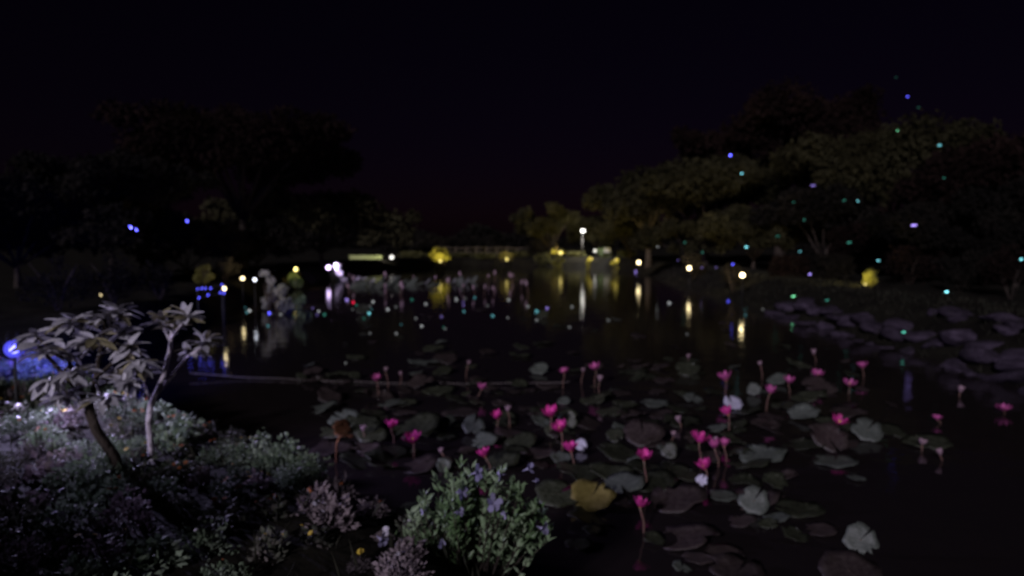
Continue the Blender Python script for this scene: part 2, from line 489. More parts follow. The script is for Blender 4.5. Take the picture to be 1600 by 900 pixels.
# left-hand bank
K = 'trees on the left bank'
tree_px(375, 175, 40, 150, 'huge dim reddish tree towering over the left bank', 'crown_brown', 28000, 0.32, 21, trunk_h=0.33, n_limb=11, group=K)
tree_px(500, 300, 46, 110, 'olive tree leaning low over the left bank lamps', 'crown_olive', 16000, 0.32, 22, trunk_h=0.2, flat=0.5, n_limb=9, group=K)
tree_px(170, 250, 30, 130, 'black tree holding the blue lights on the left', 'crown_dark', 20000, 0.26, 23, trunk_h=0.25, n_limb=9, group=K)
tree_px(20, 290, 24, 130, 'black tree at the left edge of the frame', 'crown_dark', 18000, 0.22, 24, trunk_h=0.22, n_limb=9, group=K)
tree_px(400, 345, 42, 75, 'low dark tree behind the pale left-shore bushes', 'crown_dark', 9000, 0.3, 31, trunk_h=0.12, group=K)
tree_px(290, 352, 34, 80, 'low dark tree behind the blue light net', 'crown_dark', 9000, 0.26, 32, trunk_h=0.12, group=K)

# ------------------------------------------------------------------ lamps
def lamp(px, py, z, colour, label, power=12.0, r_px=3.0, strength=40.0, post=True, d=None, aim=(0, 0.8, 0.45), cone=125, name='garden_floodlight', group='floodlights around the pond'):
    p = at_depth(px, py, d) if d else at_z(px, py, z)
    g = gz(p.x, p.y)
    r = max(r_px / F * p.y, 0.02)
    t = empty(name, (p.x, p.y, g), 0, label, 'lamp', group)
    h = p.z - g
    face = Vector((CAM.x - p.x, CAM.y - p.y, 0)).normalized()
    rz = math.atan2(face.y, face.x) + math.pi / 2          # housing faces the water in front of it
    s = MB()
    s.tube([(0, 0, -0.25), (0, 0, max(h - r * 1.2, 0.02))], [0.014, 0.012], 8)
    s.lathe([(0.05, -0.02), (0.05, 0.015), (0.022, 0.03)], 10)
    s.build('stake', M['metal'], t)
    rot = Matrix.Rotation(rz, 4, 'Z') @ Matrix.Rotation(R(90), 4, 'X')
    M4 = Matrix.Translation((0, 0, h)) @ rot
    hb = MB()
    hb.lathe([(r * 0.55, -r * 1.9), (r * 0.95, -r * 1.5), (r * 1.15, -r * 0.15), (r * 1.2, 0.0), (r * 1.02, 0.0), (r * 1.0, -r * 0.1)], 14, M=M4)
    hb.build('housing', M['metal'], t)
    lb = MB()
    lb.lathe([(r * 0.98, -r * 0.1), (r * 0.9, r * 0.15), (r * 0.62, r * 0.36), (r * 0.25, r * 0.46)], 14, M=M4)
    lb.build('lens', glow_mat(colour, strength * (0.12 if p.y < 49 else 0.05), False), t)
    br = MB()
    br.tube([(-r * 1.25, 0, h), (-r * 1.25, 0, h - r * 1.3), (r * 1.25, 0, h - r * 1.3), (r * 1.25, 0, h)], r * 0.12, 6)
    br.build('bracket', M['metal'], t)
    if power > 0:
        ld = bpy.data.lights.new('lamp_light', 'SPOT')
        ld.energy = power * 16; ld.color = LIGHT[colour]; ld.shadow_soft_size = r * 0.5
        ld.spot_size = R(cone); ld.spot_blend = 0.7
        lo = bpy.data.objects.new('lamp_light', ld)
        C.objects.link(lo); lo.parent = t
        lo.location = Vector((0, 0, h + r * 1.7))
        lo.rotation_euler = Vector(aim).to_track_quat('-Z', 'Y').to_euler()
    return p

LP = {}
def lampk(key, *a, **k):
    LP[key] = lamp(*a, **k).y

lampk(612, 612, 402, 1.0, 'white', 'white floodlight beside the pale low wall on the left shore', 14, 3.2, 30, aim=(-0.6, 0.8, -0.3), cone=80)
lampk(513, 513, 418, 0.78, 'violet', 'white floodlight shining through violet flowers on the left shore', 170, 3.4, 40, aim=(1, 0.10, -0.34), cone=78)
lampk(462, 462, 421, 1.0, 'amber', 'amber floodlight above the bluish clipped shrub', 10, 2.8, 25, aim=(0, 0.5, -0.8), cone=100)
lamp(379, 435, 1.0, 'warm', 'warm floodlight on the left shore between blue net and pale bush', 14, 3.0, 30)
lamp(350, 451, 1.0, 'warm', 'warm floodlight at the right end of the blue light net', 9, 3.2, 35)
lamp(398, 437, 1.0, 'cool', 'small cool white floodlight left of the pale flowering bush', 14, 2.6, 25, aim=(1, 0.1, -0.2), cone=90)
lampk(688, 688, 408, 0.9, 'amber', 'yellow floodlight under the small far shrub', 13, 2.2, 25)
lampk(792, 792, 405, 0.95, 'amber', 'lone yellow floodlight at the middle of the far shore', 16, 2.4, 22)
lampk(876, 876, 395, 1.4, 'amber', 'yellow floodlight below the lit far tree', 45, 2.8, 30, d=62)
lamp(930, 392, 1.4, 'white', 'small white floodlight right of the street lamp', 50, 2.4, 25, d=66)
lampk(924, 924, 404, 1.0, 'amber', 'yellow floodlight under the left grass tuft below the street lamp', 30, 1.8, 14)
lampk(962, 962, 406, 1.0, 'amber', 'yellow floodlight under the right grass tuft below the street lamp', 30, 1.9, 14)
lamp(998, 410, 0.94, 'warm', 'warm floodlight at the far end of the right bank', 30, 3.0, 40)
lamp(1077, 419, 1.0, 'warm', 'warm white floodlight, middle one of the right bank', 24, 3.2, 50)
lamp(1160, 430, 1.05, 'warm', 'brightest warm floodlight, nearest on the right bank', 26, 3.6, 70)

# tall street lamp on the far shore
def street_lamp(px, py, d, label):
    p = at_depth(px, py, d)
    g = gz(p.x, d)
    h = p.z - g
    t = empty('street_lamp', (p.x, d, g), 0, label, 'lamp')
    s = MB(); s.tube([(0, 0, -0.3), (0, 0, h * 0.5), (0, 0, h + 0.25)], [0.07, 0.055, 0.045], 10); s.build('post', M['metal'], t)
    s = MB(); s.tube([(0, 0, h + 0.22), (0, -0.15, h + 0.32), (0, -0.42, h + 0.3)], 0.03, 8); s.build('arm', M['metal'], t)
    s = MB(); s.lathe([(0.05, 0.16), (0.16, 0.12), (0.26, 0.0), (0.22, 0.0)], 14, M=Matrix.Translation((0, -0.45, h + 0.14))); s.build('shade', M['metal'], t)
    s = MB(); s.lathe([(0.04, -0.19), (0.13, -0.15), (0.18, -0.06), (0.17, 0.05), (0.1, 0.1)], 14, M=Matrix.Translation((0, -0.45, h + 0.05))); s.build('bulb', glow_mat('white', 5), t)
    ld = bpy.data.lights.new('lamp_light', 'SPOT'); ld.spot_size = R(140); ld.spot_blend = 0.4; ld.energy = 700; ld.color = LIGHT['white']; ld.shadow_soft_size = 0.12
    lo = bpy.data.objects.new('lamp_light', ld); C.objects.link(lo); lo.parent = t; lo.location = (0, -0.7, h - 0.15)
street_lamp(910, 361, 67, 'tall white street lamp on the far shore')

# blue floodlight in the flower bed
lamp(22, 545, 1.0, 'blue', 'glaring blue floodlight at the left edge above the flower bed', 0, 9.0, 60, d=6.6, name='blue_floodlight', group=None)
pb = at_depth(22, 545, 6.6)
bl = bpy.data.objects['blue_floodlight']
halo_mb = MB(); rr = 9.0 / F * 6.6
face = Vector((-pb.x, -pb.y, 0)).normalized()
halo_mb.lathe([(rr * 1.0, 0.012), (rr * 1.45, 0.03), (rr * 1.55, 0.0), (rr * 1.22, -0.02)], 18, M=Matrix.Translation((0, 0, pb.z - bl.location.z)) @ Matrix.Rotation(math.atan2(face.y, face.x) + math.pi / 2, 4, 'Z') @ Matrix.Rotation(R(90), 4, 'X'))
halo_mb.build('halo_ring', glow_mat('blue', 0.7), bl)  # glowing ring imitating the blue halo around the lamp
ld = bpy.data.lights.new('lamp_light', 'SPOT'); ld.energy = 420; ld.color = (0.62, 0.55, 1.0); ld.shadow_soft_size = 0.05
ld.spot_size = R(125); ld.spot_blend = 0.8
lo = bpy.data.objects.new('lamp_light', ld); C.objects.link(lo)
lo.parent = bl
lo.location = (0.03, -0.16, pb.z - bl.location.z + 0.12)
l2 = bpy.data.lights.new('lamp_back_light', 'SPOT'); l2.energy = 1800; l2.color = LIGHT['blue']; l2.shadow_soft_size = 0.06
l2.spot_size = R(85); l2.spot_blend = 0.9
lq = bpy.data.objects.new('lamp_back_light', l2); C.objects.link(lq); lq.parent = bl
lq.location = (0, 0.2, pb.z - bl.location.z + 0.15)
lq.rotation_euler = Vector((-0.42, 1.0, 0.22)).to_track_quat('-Z', 'Y').to_euler()
lo.rotation_euler = Vector((0.85, -0.12, -0.42)).to_track_quat('-Z', 'Y').to_euler()

# ------------------------------------------------------------------ shrubs and lit plants along the banks
def shrub(px, py_base, w_px, h_px, d, material, label, n=900, leaf_px=5.0, z=None, name='shrub', shape='round', group=None, cat='shrub', upright=0.2, stems=True):
    p = at_depth(px, py_base, d)
    x = p.x; g = gz(x, d)
    base_z = g if z is None else z
    top = at_depth(px, py_base - h_px, d).z
    h = max(top - base_z, 0.15)
    w = w_px / F * d * 0.5
    t = empty(name, (x, d, base_z), 0, label, cat, group)
    rnd = random.Random(int(px * 7 + py_base))
    sb = MB()
    for k in range(6):
        a = rnd.uniform(0, 6.28)
        e = Vector((math.cos(a) * w * 0.6, math.sin(a) * w * 0.6, h * rnd.uniform(0.6, 0.95)))
        sb.tube([(0, 0, -0.08), e * 0.5 + Vector((0, 0, h * 0.12)), e], [0.014 * max(h, .4), 0.010 * max(h, .4), 0.004], 5)
    sb.build('stem', M['bark'], t)
    cl = []
    for k in range(10):
        a = rnd.uniform(0, 6.28); q = rnd.random() ** 0.5
        zz = rnd.uniform(0.25, 0.85)
        prof = {'round': math.sin(math.pi * min(max(zz, 0.1), 0.9)), 'cone': 1.05 - zz, 'fan': 0.25 + zz}[shape]
        cl.append(((math.cos(a) * w * 0.7 * q * prof, math.sin(a) * w * 0.7 * q * prof, zz * h), w * rnd.uniform(0.3, 0.5) * (0.6 + 0.4 * prof)))
    leaf = leaf_px / F * d
    cen = np.array([c for c, r in cl]); rad = np.array([r for c, r in cl])
    pick = RNG.integers(0, len(cl), n)
    dd = unit(n)
    P = cen[pick] + dd * (RNG.random(n) ** 0.4 * rad[pick])[:, None]
    P[:, 2] = np.clip(P[:, 2], 0.02, h * 1.05)
    N = dd + np.array([0, 0, upright]) * 3 * 0.6 + RNG.normal(size=(n, 3)) * 0.4
    L = leaf * (0.6 + 0.8 * RNG.random(n))
    V, Q = leaf_quads(P, N, L, L * 0.5)
    link('foliage', np_mesh('foliage', V, Q, M[material]), t)
    return t

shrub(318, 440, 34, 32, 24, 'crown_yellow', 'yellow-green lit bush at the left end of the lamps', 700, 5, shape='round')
shrub(352, 436, 46, 34, 27, 'crown_dark', 'dark bush behind the two warm left lamps', 700, 5)
shrub(421, 468, 34, 62, 24, 'crown_pale', 'pale grey-leaved tall bush on the left shore', 420, 7, shape='fan')
shrub(438, 470, 50, 34, 23, 'crown_pale', 'pale flowering bush at the water edge left of the clipped shrub', 700, 6)
shrub(461, 470, 38, 46, LP[462] + 1.0, 'crown_green', 'bluish clipped shrub below the amber lamp', 1100, 5, shape='cone')
shrub(470, 478, 40, 24, 22, 'crown_green', 'low green plant in front of the clipped shrub', 500, 6)
shrub(527, 446, 24, 38, LP[513] + 0.05, 'crown_pale', 'violet-lit flowering bush beside the white left lamp', 500, 4)
shrub(540, 448, 26, 14, LP[513] - 0.3, 'crown_pale', 'low violet-lit plant under the flowering bush', 300, 4)
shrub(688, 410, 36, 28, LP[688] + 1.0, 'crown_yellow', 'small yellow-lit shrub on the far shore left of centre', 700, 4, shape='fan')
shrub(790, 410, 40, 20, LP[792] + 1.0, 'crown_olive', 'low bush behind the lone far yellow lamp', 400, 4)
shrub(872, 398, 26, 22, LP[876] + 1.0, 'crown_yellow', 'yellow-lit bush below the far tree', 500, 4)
shrub(840, 405, 56, 28, 68, 'crown_dark', 'dark bush left of the yellow-lit far bush', 800, 4)
shrub(920, 409, 14, 12, LP[924] + 1.0, 'crown_yellow', 'left yellow-lit grass tuft below the street lamp', 300, 4, shape='fan', cat='grass tuft')
shrub(960, 410, 15, 12, LP[962] + 1.0, 'crown_yellow', 'right yellow-lit grass tuft below the street lamp', 300, 4, shape='fan', cat='grass tuft')
shrub(944, 405, 30, 16, 66, 'crown_green', 'green bush around the small pale board', 500, 4)
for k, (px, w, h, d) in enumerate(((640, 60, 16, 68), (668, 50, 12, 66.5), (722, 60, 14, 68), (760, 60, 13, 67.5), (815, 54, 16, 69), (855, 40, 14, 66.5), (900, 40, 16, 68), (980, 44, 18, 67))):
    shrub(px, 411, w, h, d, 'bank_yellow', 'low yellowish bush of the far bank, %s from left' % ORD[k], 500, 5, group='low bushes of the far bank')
shrub(1085, 420, 60, 26, 37.5, 'crown_dark', 'dark bush behind the middle right lamp', 800, 5)
shrub(1145, 430, 44, 26, 30, 'crown_dark', 'dark bush left of the nearest right lamp', 700, 5)
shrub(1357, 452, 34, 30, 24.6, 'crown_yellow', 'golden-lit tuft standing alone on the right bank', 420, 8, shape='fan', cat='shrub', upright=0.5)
for k, (px, py, w, h, d) in enumerate(((1230, 436, 90, 34, 31), (1300, 440, 80, 40, 29), (1420, 440, 110, 52, 26), (1500, 450, 100, 56, 22), (1580, 455, 110, 70, 20))):
    shrub(px, py, w, h, d, 'crown_dark' if k % 2 else 'crown_brown', 'dim undergrowth bush on the right bank, %s from the lamps' % ORD[k], 1100, 6, group='undergrowth on the right bank')
for k, (px, py, w, h, d) in enumerate(((250, 455, 90, 46, 20), (180, 460, 110, 60, 18), (90, 470, 120, 70, 16))):
    shrub(px, py, w, h, d, 'crown_dark', 'black bush behind the frangipani trees, %s from the blue net' % ORD[k], 1100, 6, group='undergrowth on the left bank')
# uplight hidden low at the golden tuft
lamp(1352, 444, 0.9, 'amber', 'amber uplight hidden at the foot of the golden tuft', 9, 2.2, 6, d=23.7)

# unseen leafy screen added beside the viewer to shade the near bed corner
def shade_hedge():
    t = empty('shade_hedge', (-3.1, 1.7, gz(-3.1, 1.7)), 0, 'added leafy screen shading the flower bed, unseen past the left edge', 'shade_hedge')
    n = 26000
    P = np.stack([RNG.uniform(-2.6, 0.55, n), RNG.uniform(-0.35, 0.35, n), RNG.uniform(0.05, 1.38, n)], 1)
    V, Q = leaf_quads(P, RNG.normal(size=(n, 3)), 0.05 + 0.05 * RNG.random(n), 0.03 + 0.03 * RNG.random(n))
    link('foliage', np_mesh('foliage', V, Q, M['bed_b']), t)
    sb = MB()
    for k in range(-5, 6): sb.tube([(-1.1 + k * 0.27, 0, -0.1), (-1.1 + k * 0.27 + 0.04, 0.05, 1.1)], [0.02, 0.008], 6)
    sb.build('stem', M['bark'], t)
shade_hedge()
def far_wood():
    n = 42000
    a = RNG.uniform(-1.25, 1.25, n)
    rr = RNG.uniform(105, 150, n)
    x, y = rr * np.sin(a), rr * np.cos(a)
    top = 2.2 + 1.6 * np.sin(a * 23) * np.sin(a * 57 + 1) + 2.6 * np.abs(np.sin(a * 11 + 0.7)) * np.clip(np.abs(a) * 2.2, 0, 1.6)
    z = ground_z(x, y) + RNG.random(n) * np.maximum(top, 0.8)
    L = 0.7 + 0.7 * RNG.random(n)
    V, Q = leaf_quads(np.stack([x, y, z], 1), RNG.normal(size=(n, 3)), L, L * 0.6)
    tag(link('far_wood', np_mesh('far_wood', V, Q, M['crown_dark'])), 'black far-off wood closing the horizon', 'wood', kind='stuff')
far_wood()

# ------------------------------------------------------------------ low wall, far fence, board, rope, light net
def low_wall():
    D = LP[612] + 1.6
    a = at_depth(546, 413, D); b = at_depth(596, 411, D)
    g = min(gz(a.x, D), gz(b.x, D)) - 0.05
    L = b.x - a.x
    t = empty('low_wall', (a.x, D, g), 0, 'pale yellow-green low wall on the left shore beside the white lamp', 'wall')
    h = max(at_depth(570, 401, D).z - g, 0.4)
    for k in range(4):
        MB().box((L * k / 4 + 0.012, 0, 0), (L * (k + 1) / 4 - 0.012, 0.3, h - 0.1), 0.015).build('panel', M['plaster'], t, smooth=False)
    MB().box((-0.05, -0.05, h - 0.1), (L + 0.05, 0.35, h), 0.015).build('coping', M['plaster'], t, smooth=False)
low_wall()

def far_fence():
    t = empty('rail_fence', (0, 0, 0), 0, 'low wooden rail fence along the far shore', 'fence')
    xs = np.linspace(-7.5, 1.5, 10)
    for x in xs:
        y = 69.5; g = gz(x, y)
        MB().box((x - 0.06, y - 0.06, g - 0.2), (x + 0.06, y + 0.06, g + 0.95), 0.012).build('post', M['wood'], t, smooth=False)
    for i in range(len(xs) - 1):
        g0, g1 = gz(xs[i], 69.5), gz(xs[i + 1], 69.5)
        for hh in (0.45, 0.85):
            MB().tube([(xs[i] + 0.05, 69.42, g0 + hh), (xs[i + 1] - 0.05, 69.42, g1 + hh)], 0.05, 7).build('rail', M['wood'], t)
far_fence()

def small_board():
    p = at_depth(949, 391, 65.5); g = gz(p.x, 65.5)
    t = empty('notice_board', (p.x, 65.5, g), 0, 'small blank pale board right of the street lamp', 'board')
    for sx in (-0.22, 0.22):
        MB().box((sx - 0.03, 0.02, -0.2), (sx + 0.03, 0.08, p.z - g + 0.3), 0.006).build('post', M['wood'], t, smooth=False)
    MB().box((-0.3, -0.02, p.z - g - 0.2), (0.3, 0.016, p.z - g + 0.22), 0.008).build('panel', M['board'], t, smooth=False)
small_board()

def rope():
    a = at_z(296, 586, 0.06); b = at_z(890, 603, 0.03)
    pts = []
    for i in range(41):
        u = i / 40
        p = a.lerp(b, u)
        pts.append((p.x, p.y + 0.05 * math.sin(u * 9), 0.02 + 0.25 * (2 * u - 1) ** 4 * 0.3 + 0.006 * math.sin(u * 31)))
    o = MB().tube(pts, 0.006, 6).build('rope', M['rope'])
    tag(o, 'thin grey rope stretched across the dark water', 'rope')
rope()

def light_net():
    o0 = at_depth(326, 472, 19.5); g = gz(o0.x, 19.5)
    t = empty('light_net', (o0.x, 19.5, g), 0, 'net of blue lights at the left water edge', 'light net')
    hedge_top = 0.0
    rows = []
    rnd = random.Random(4)
    for r_, py in enumerate((453, 464)):
        row = []
        for k in range(7):
            px = 309 + k * 6.4 + (2.5 if r_ % 2 else 0) + rnd.uniform(-1.2, 1.2)
            p = at_depth(px, py + rnd.uniform(-1.5, 1.5) - k * 1.1, 19.4 - 0.12 * r_)
            row.append(p - Vector((o0.x, 19.5, g)))
        rows.append(row)
    wires = MB()
    for row in rows: wires.tube(row, 0.006, 5)
    for k in range(7): wires.tube([rows[0][k], rows[1][k]], 0.005, 5)
    for s in (0, 6): wires.tube([rows[0][s], (rows[0][s].x, rows[0][s].y + 0.05, -0.15)], 0.018, 6)
    wires.build('wire', M['metal'], t)
    bm = MB(); bm.lathe([(0.006, -0.034), (0.015, -0.02), (0.019, 0.0), (0.015, 0.022), (0.006, 0.034)], 8)
    me = bm.mesh('bulb', glow_mat('blue', 2.2))
    for row in rows[:]:
        for p in row:
            if rnd.random() < 0.8: link('bulb', me, t, loc=p, rot=(0, R(30), 0))
light_net()

# ------------------------------------------------------------------ boulders on the right bank
def boulder_mesh(seed):
    rnd = random.Random(seed)
    import bmesh
    bm = bmesh.new()
    bmesh.ops.create_icosphere(bm, subdivisions=3, radius=1.0)
    off = Vector((rnd.uniform(-50, 50),) * 3)
    cuts = [(Vector((rnd.gauss(0, 1), rnd.gauss(0, 1), rnd.gauss(0.2, 1))).normalized(), rnd.uniform(0.45, 0.8)) for _ in range(12)]
    for v in bm.verts:
        c = v.co.copy()
        for n_, dd in cuts:
            e = c.dot(n_) - dd
            if e > 0: c -= n_ * e * 0.96
        c *= 1 + 0.16 * noise.noise(v.co * 1.4 + off) + 0.10 * noise.noise(v.co * 4 + off)
        v.co = c
    me = bpy.data.meshes.new('boulder')
    bm.to_mesh(me); bm.free()
    me.materials.append(M['rock'])
    me.polygons.foreach_set('use_smooth', [True] * len(me.polygons))
    return me
BOULD = [boulder_mesh(s) for s in range(6)]
rb = random.Random(31)
rows = [[], [], []]
y = 8.6
while y < 23.5:
    for r_, (dx, zz) in enumerate(((0.4, 0.05), (1.1, 0.38), (1.9, 0.62))):
        if r_ == 2 and y > 16: continue
        s = rb.uniform(0.2, 0.5)
        yy = y + rb.uniform(-0.25, 0.25) + r_ * 0.3
        edge = np.interp(yy, [6, 10, 14, 20, 27], [8.1, 7.8, 7.9, 8.1, 8.3])
        x = edge + dx + rb.uniform(-0.2, 0.2)
        rows[r_].append((x, yy, s))
    y += rb.uniform(0.45, 0.72)
for r_, row in enumerate(rows):
    row = [q for q in row if project((q[0], q[1], 0.5))[0] < 1660]
    row.sort(key=lambda q: q[1])
    for k, (x, yy, s) in enumerate(row):
        o = link('boulder', BOULD[rb.randrange(6)], None, (x, yy, gz(x, yy) + s * 0.03), (rb.uniform(-.3, .3), rb.uniform(-.3, .3), rb.uniform(0, 6.28)), (s * rb.uniform(1.0, 1.5), s * rb.uniform(0.9, 1.3), s * rb.uniform(0.34, 0.58)))
        where = ('at the water edge', 'in the middle row', 'in the top row')[r_]
        tag(o, 'grey boulder %s of the right bank, %s counting from the frame edge' % (where, ORD[k]), 'boulder', 'boulders on the right bank')

# ------------------------------------------------------------------ water lilies
def pad_mesh(seed, material, curl=0.0):
    rnd = random.Random(seed)
    seg = 26
    V = [(0.0, 0.0, 0.0)]
    rings = (0.35, 0.7, 1.0)
    notch = rnd.uniform(0.03, 0.2)
    ph = rnd.uniform(0, 6.28)
    for q in rings:
        for k in range(seg):
            an = notch + (2 * math.pi - 2 * notch) * k / (seg - 1)
            w = 1 + 0.05 * math.sin(an * 7 + ph) + 0.06 * math.sin(an * 3 + ph * 2) + rnd.uniform(-0.04, 0.02) - (0.3 if q == 1.0 and rnd.random() < 0.06 else 0)
            z = 0.05 * q * q + (0.05 * math.sin(an * 4 + ph) + curl * 0.5 * (0.5 + 0.5 * math.cos(an * 2 + ph))) * q ** 3
            V.append((q * w * math.cos(an), q * w * math.sin(an), z))
    Fc = []
    for k in range(seg - 1):
        Fc.append((0, 1 + k, 2 + k))
        for l in range(2):
            a = 1 + l * seg + k
            Fc.append((a, a + seg, a + seg + 1, a + 1))
    n = len(V)
    V2 = V + [(x, y, z - 0.022) for x, y, z in V]
    F2 = Fc + [tuple(i + n for i in f[::-1]) for f in Fc]
    e = [1 + 2 * seg + k for k in range(seg)]
    for k in range(seg - 1): F2.append((e[k], e[k] + n, e[k + 1] + n, e[k + 1]))
    return MB().add(V2, F2).mesh('lily_pad', M[material])
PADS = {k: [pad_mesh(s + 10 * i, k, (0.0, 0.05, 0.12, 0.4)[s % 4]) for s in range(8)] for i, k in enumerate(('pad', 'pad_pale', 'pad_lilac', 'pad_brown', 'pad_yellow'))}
PETIOLE = MB().tube([(0, 0, 0), (0.02, 0.01, -0.5), (0, 0, -1.0)], [0.007, 0.008, 0.009], 6).mesh('petiole', M['stem'])
pad_spots = []

def place_pad(px, py, w, h, kind, label, seed, raised=0.0, roll=None):
    rnd = random.Random(seed)
    z = 0.02 + raised
    for _ in range(4):
        p = at_z(px, py, z)
        r = max(w * 0.5 / F * p.y, 0.04)
        dep = math.atan2(CAM.z - z, math.hypot(p.x, p.y))
        tl = max(min(math.asin(min(h / w, 0.97)) - dep, R(70)), -0.1) if h else R(rnd.uniform(-4, 9))
        z = max(0.015 + raised, 0.01 + abs(math.sin(tl)) * r * 0.95)
    az = math.atan2(p.x, p.y)
    Mx = Matrix.Rotation(-az, 4, 'Z') @ Matrix.Rotation(roll or rnd.uniform(-0.3, 0.3), 4, 'Y') @ Matrix.Rotation(tl, 4, 'X') @ Matrix.Rotation(rnd.uniform(0, 6.28), 4, 'Z')
    o = link('lily_pad', PADS[kind][rnd.randrange(8)], None, (p.x, p.y, z), Mx.to_euler(), r)
    tag(o, label, 'lily pad', 'lily pads in the pond')
    if z > 0.06:
        c = link('petiole', PETIOLE, o)
        c.matrix_parent_inverse = Matrix.Identity(4)
        c.matrix_basis = (Matrix.Scale(1 / r, 4) @ Mx.inverted().to_3x3().to_4x4()) @ Matrix.Diagonal((1.0, 1.0, z + 0.3, 1.0))
    pad_spots.append((p.x, p.y, r))
    return o

HAND = [
 (690, 661, 46, 20, 'pad_pale', 'grey-blue lily pad right of the small pink lily, left of two pale pads'),
 (740, 664, 36, 30, 'pad_pale', 'pale upturned lily pad above the round pad at centre left'),
 (757, 688, 42, 24, 'pad_pale', 'round grey-green pad just above the lily at the bush top'),
 (693, 727, 24, 40, 'pad_pale', 'pale lily pad standing on edge at the left of the bush'),
 (845, 658, 32, 16, 'pad_pale', 'small bright-rimmed lily pad left of the central pink pair'),
 (888, 655, 32, 34, 'pad', 'raised dark pad behind the central pink pair'),
 (908, 695, 20, 26, 'pad_lilac', 'lilac pale folded pad right of the third central lily'),
 (815, 690, 52, 26, 'pad', 'green lily pad left of the third central lily'),
 (962, 680, 32, 22, 'pad', 'crumpled olive pad between the central lilies and the tall lone one'),
 (881, 626, 22, 13, 'pad_pale', 'small grey pad above the central pink pair'),
 (1146, 630, 30, 20, 'pad_lilac', 'bright lilac-white upturned pad above the right cluster of lilies'),
 (1083, 622, 30, 15, 'pad_pale', 'dull green pad left of the bright lilac-white pad'),
 (1178, 608, 22, 20, 'pad_pale', 'pale curled pad right of the bright lilac-white pad'),
 (1215, 592, 32, 18, 'pad_pale', 'grey pad behind the thin lily right of the curled pad'),
 (1256, 646, 48, 25, 'pad_pale', 'large dull pad below the row of five right lilies'),
 (1355, 672, 48, 36, 'pad_pale', 'raised grey pad right of the lone right lily'),
 (1280, 602, 52, 26, 'pad_brown', 'broad dim pad under the middle lily of the right row'),
 (1097, 750, 19, 30, 'pad_lilac', 'lilac pale pad standing under the right cluster of lilies'),
 (1178, 782, 48, 45, 'pad_pale', 'round grey-green pad facing the viewer, right of the lowest lily'),
 (1345, 843, 52, 50, 'pad_pale', 'round tilted pad nearest the lower right corner'),
 (925, 776, 72, 50, 'pad_yellow', 'large yellow patch shaped like a lily pad, left of the lowest pink lily'),  # yellow patch given the shape of a tilted pad
 (652, 668, 80, 36, 'pad', 'wide dark pad behind the bright left lily'),
 (610, 706, 64, 22, 'pad', 'wide flat pad left of the bright left lily'),
 (655, 728, 70, 24, 'pad_brown', 'wide brownish pad left of the upright pale pad'),
 (560, 722, 66, 22, 'pad', 'wide flat pad beside the withered leaf'),
 (505, 722, 56, 20, 'pad_brown', 'brownish pad at the right end of the flower bed'),
 (955, 738, 72, 26, 'pad', 'long green pad just above the yellow patch'),
 (1046, 704, 28, 26, 'pad', 'dark round pad between the tall lone lily and the right cluster'),
 (1065, 886, 32, 16, 'pad_pale', 'grey pad at the bottom edge right of centre'),
 (926, 828, 34, 13, 'pad', 'small pad below the yellow patch'),
 (812, 600, 26, 14, 'pad', 'small dim pad at the end of the rope'),
 (1310, 694, 60, 20, 'pad_brown', 'reddish pad at the foot of the lone right lily'),
 (640, 800, 60, 26, 'pad', 'dim pad in the gap between bed and bush'),
]
for i, (px, py, w, h, kind, label) in enumerate(HAND):
    place_pad(px, py, w, h, kind, label, 100 + i)

# scattered pads, rows counted from the front
BANDS = [(905, 840), (840, 785), (785, 740), (740, 705), (705, 672), (672, 645), (645, 620), (620, 600), (600, 582), (582, 566), (566, 550), (550, 530), (530, 505), (505, 478)]
LIM = [(850, 1500), (860, 1480), (850, 1480), (600, 1480), (480, 1500), (470, 1500), (500, 1480), (480, 1460), (460, 1440), (480, 1380), (500, 1330), (520, 1250), (540, 1200), (500, 1150)]
CNT = [6, 8, 13, 20, 26, 28, 27, 25, 22, 18, 13, 10, 8, 8]
rp = random.Random(91)
for b, ((y1, y0), (x0, x1), cnt) in enumerate(zip(BANDS, LIM, CNT)):
    row = []
    tries = 0
    while len(row) < cnt and tries < 900:
        tries += 1
        px, py = rp.uniform(x0, x1), rp.uniform(y0, y1)
        if rp.random() < max(0.0, (px - 1150) / 320): continue
        p = at_z(px, py, 0.02)
        r = rp.uniform(0.08, 0.27)
        if pond_distance(np.array([p.x]), np.array([p.y]))[0] > -0.25: continue
        if any((p.x - a) ** 2 + (p.y - q) ** 2 < ((r + s) * 0.62) ** 2 for a, q, s in pad_spots): continue
        pad_spots.append((p.x, p.y, r))
        row.append((px, py, r, p.y))
    row.sort()
    for k, (px, py, r, d) in enumerate(row):
        kind = rp.choices(('pad', 'pad_brown', 'pad_pale'), (0.52, 0.38, 0.10))[0]
        word = {'pad': 'olive', 'pad_brown': 'brownish', 'pad_pale': 'grey'}[kind]
        tilt_h = 0 if rp.random() < 0.84 else r * 2 * F / d * rp.uniform(0.4, 0.75)
        o = place_pad(px, py, r * 2 * F / d, tilt_h, kind, 'dim %s pad, %s from left in the %s row of floating pads from the front' % (word, ORD[k], ORD[b]), 1000 + b * 60 + k)
        pad_spots.pop()

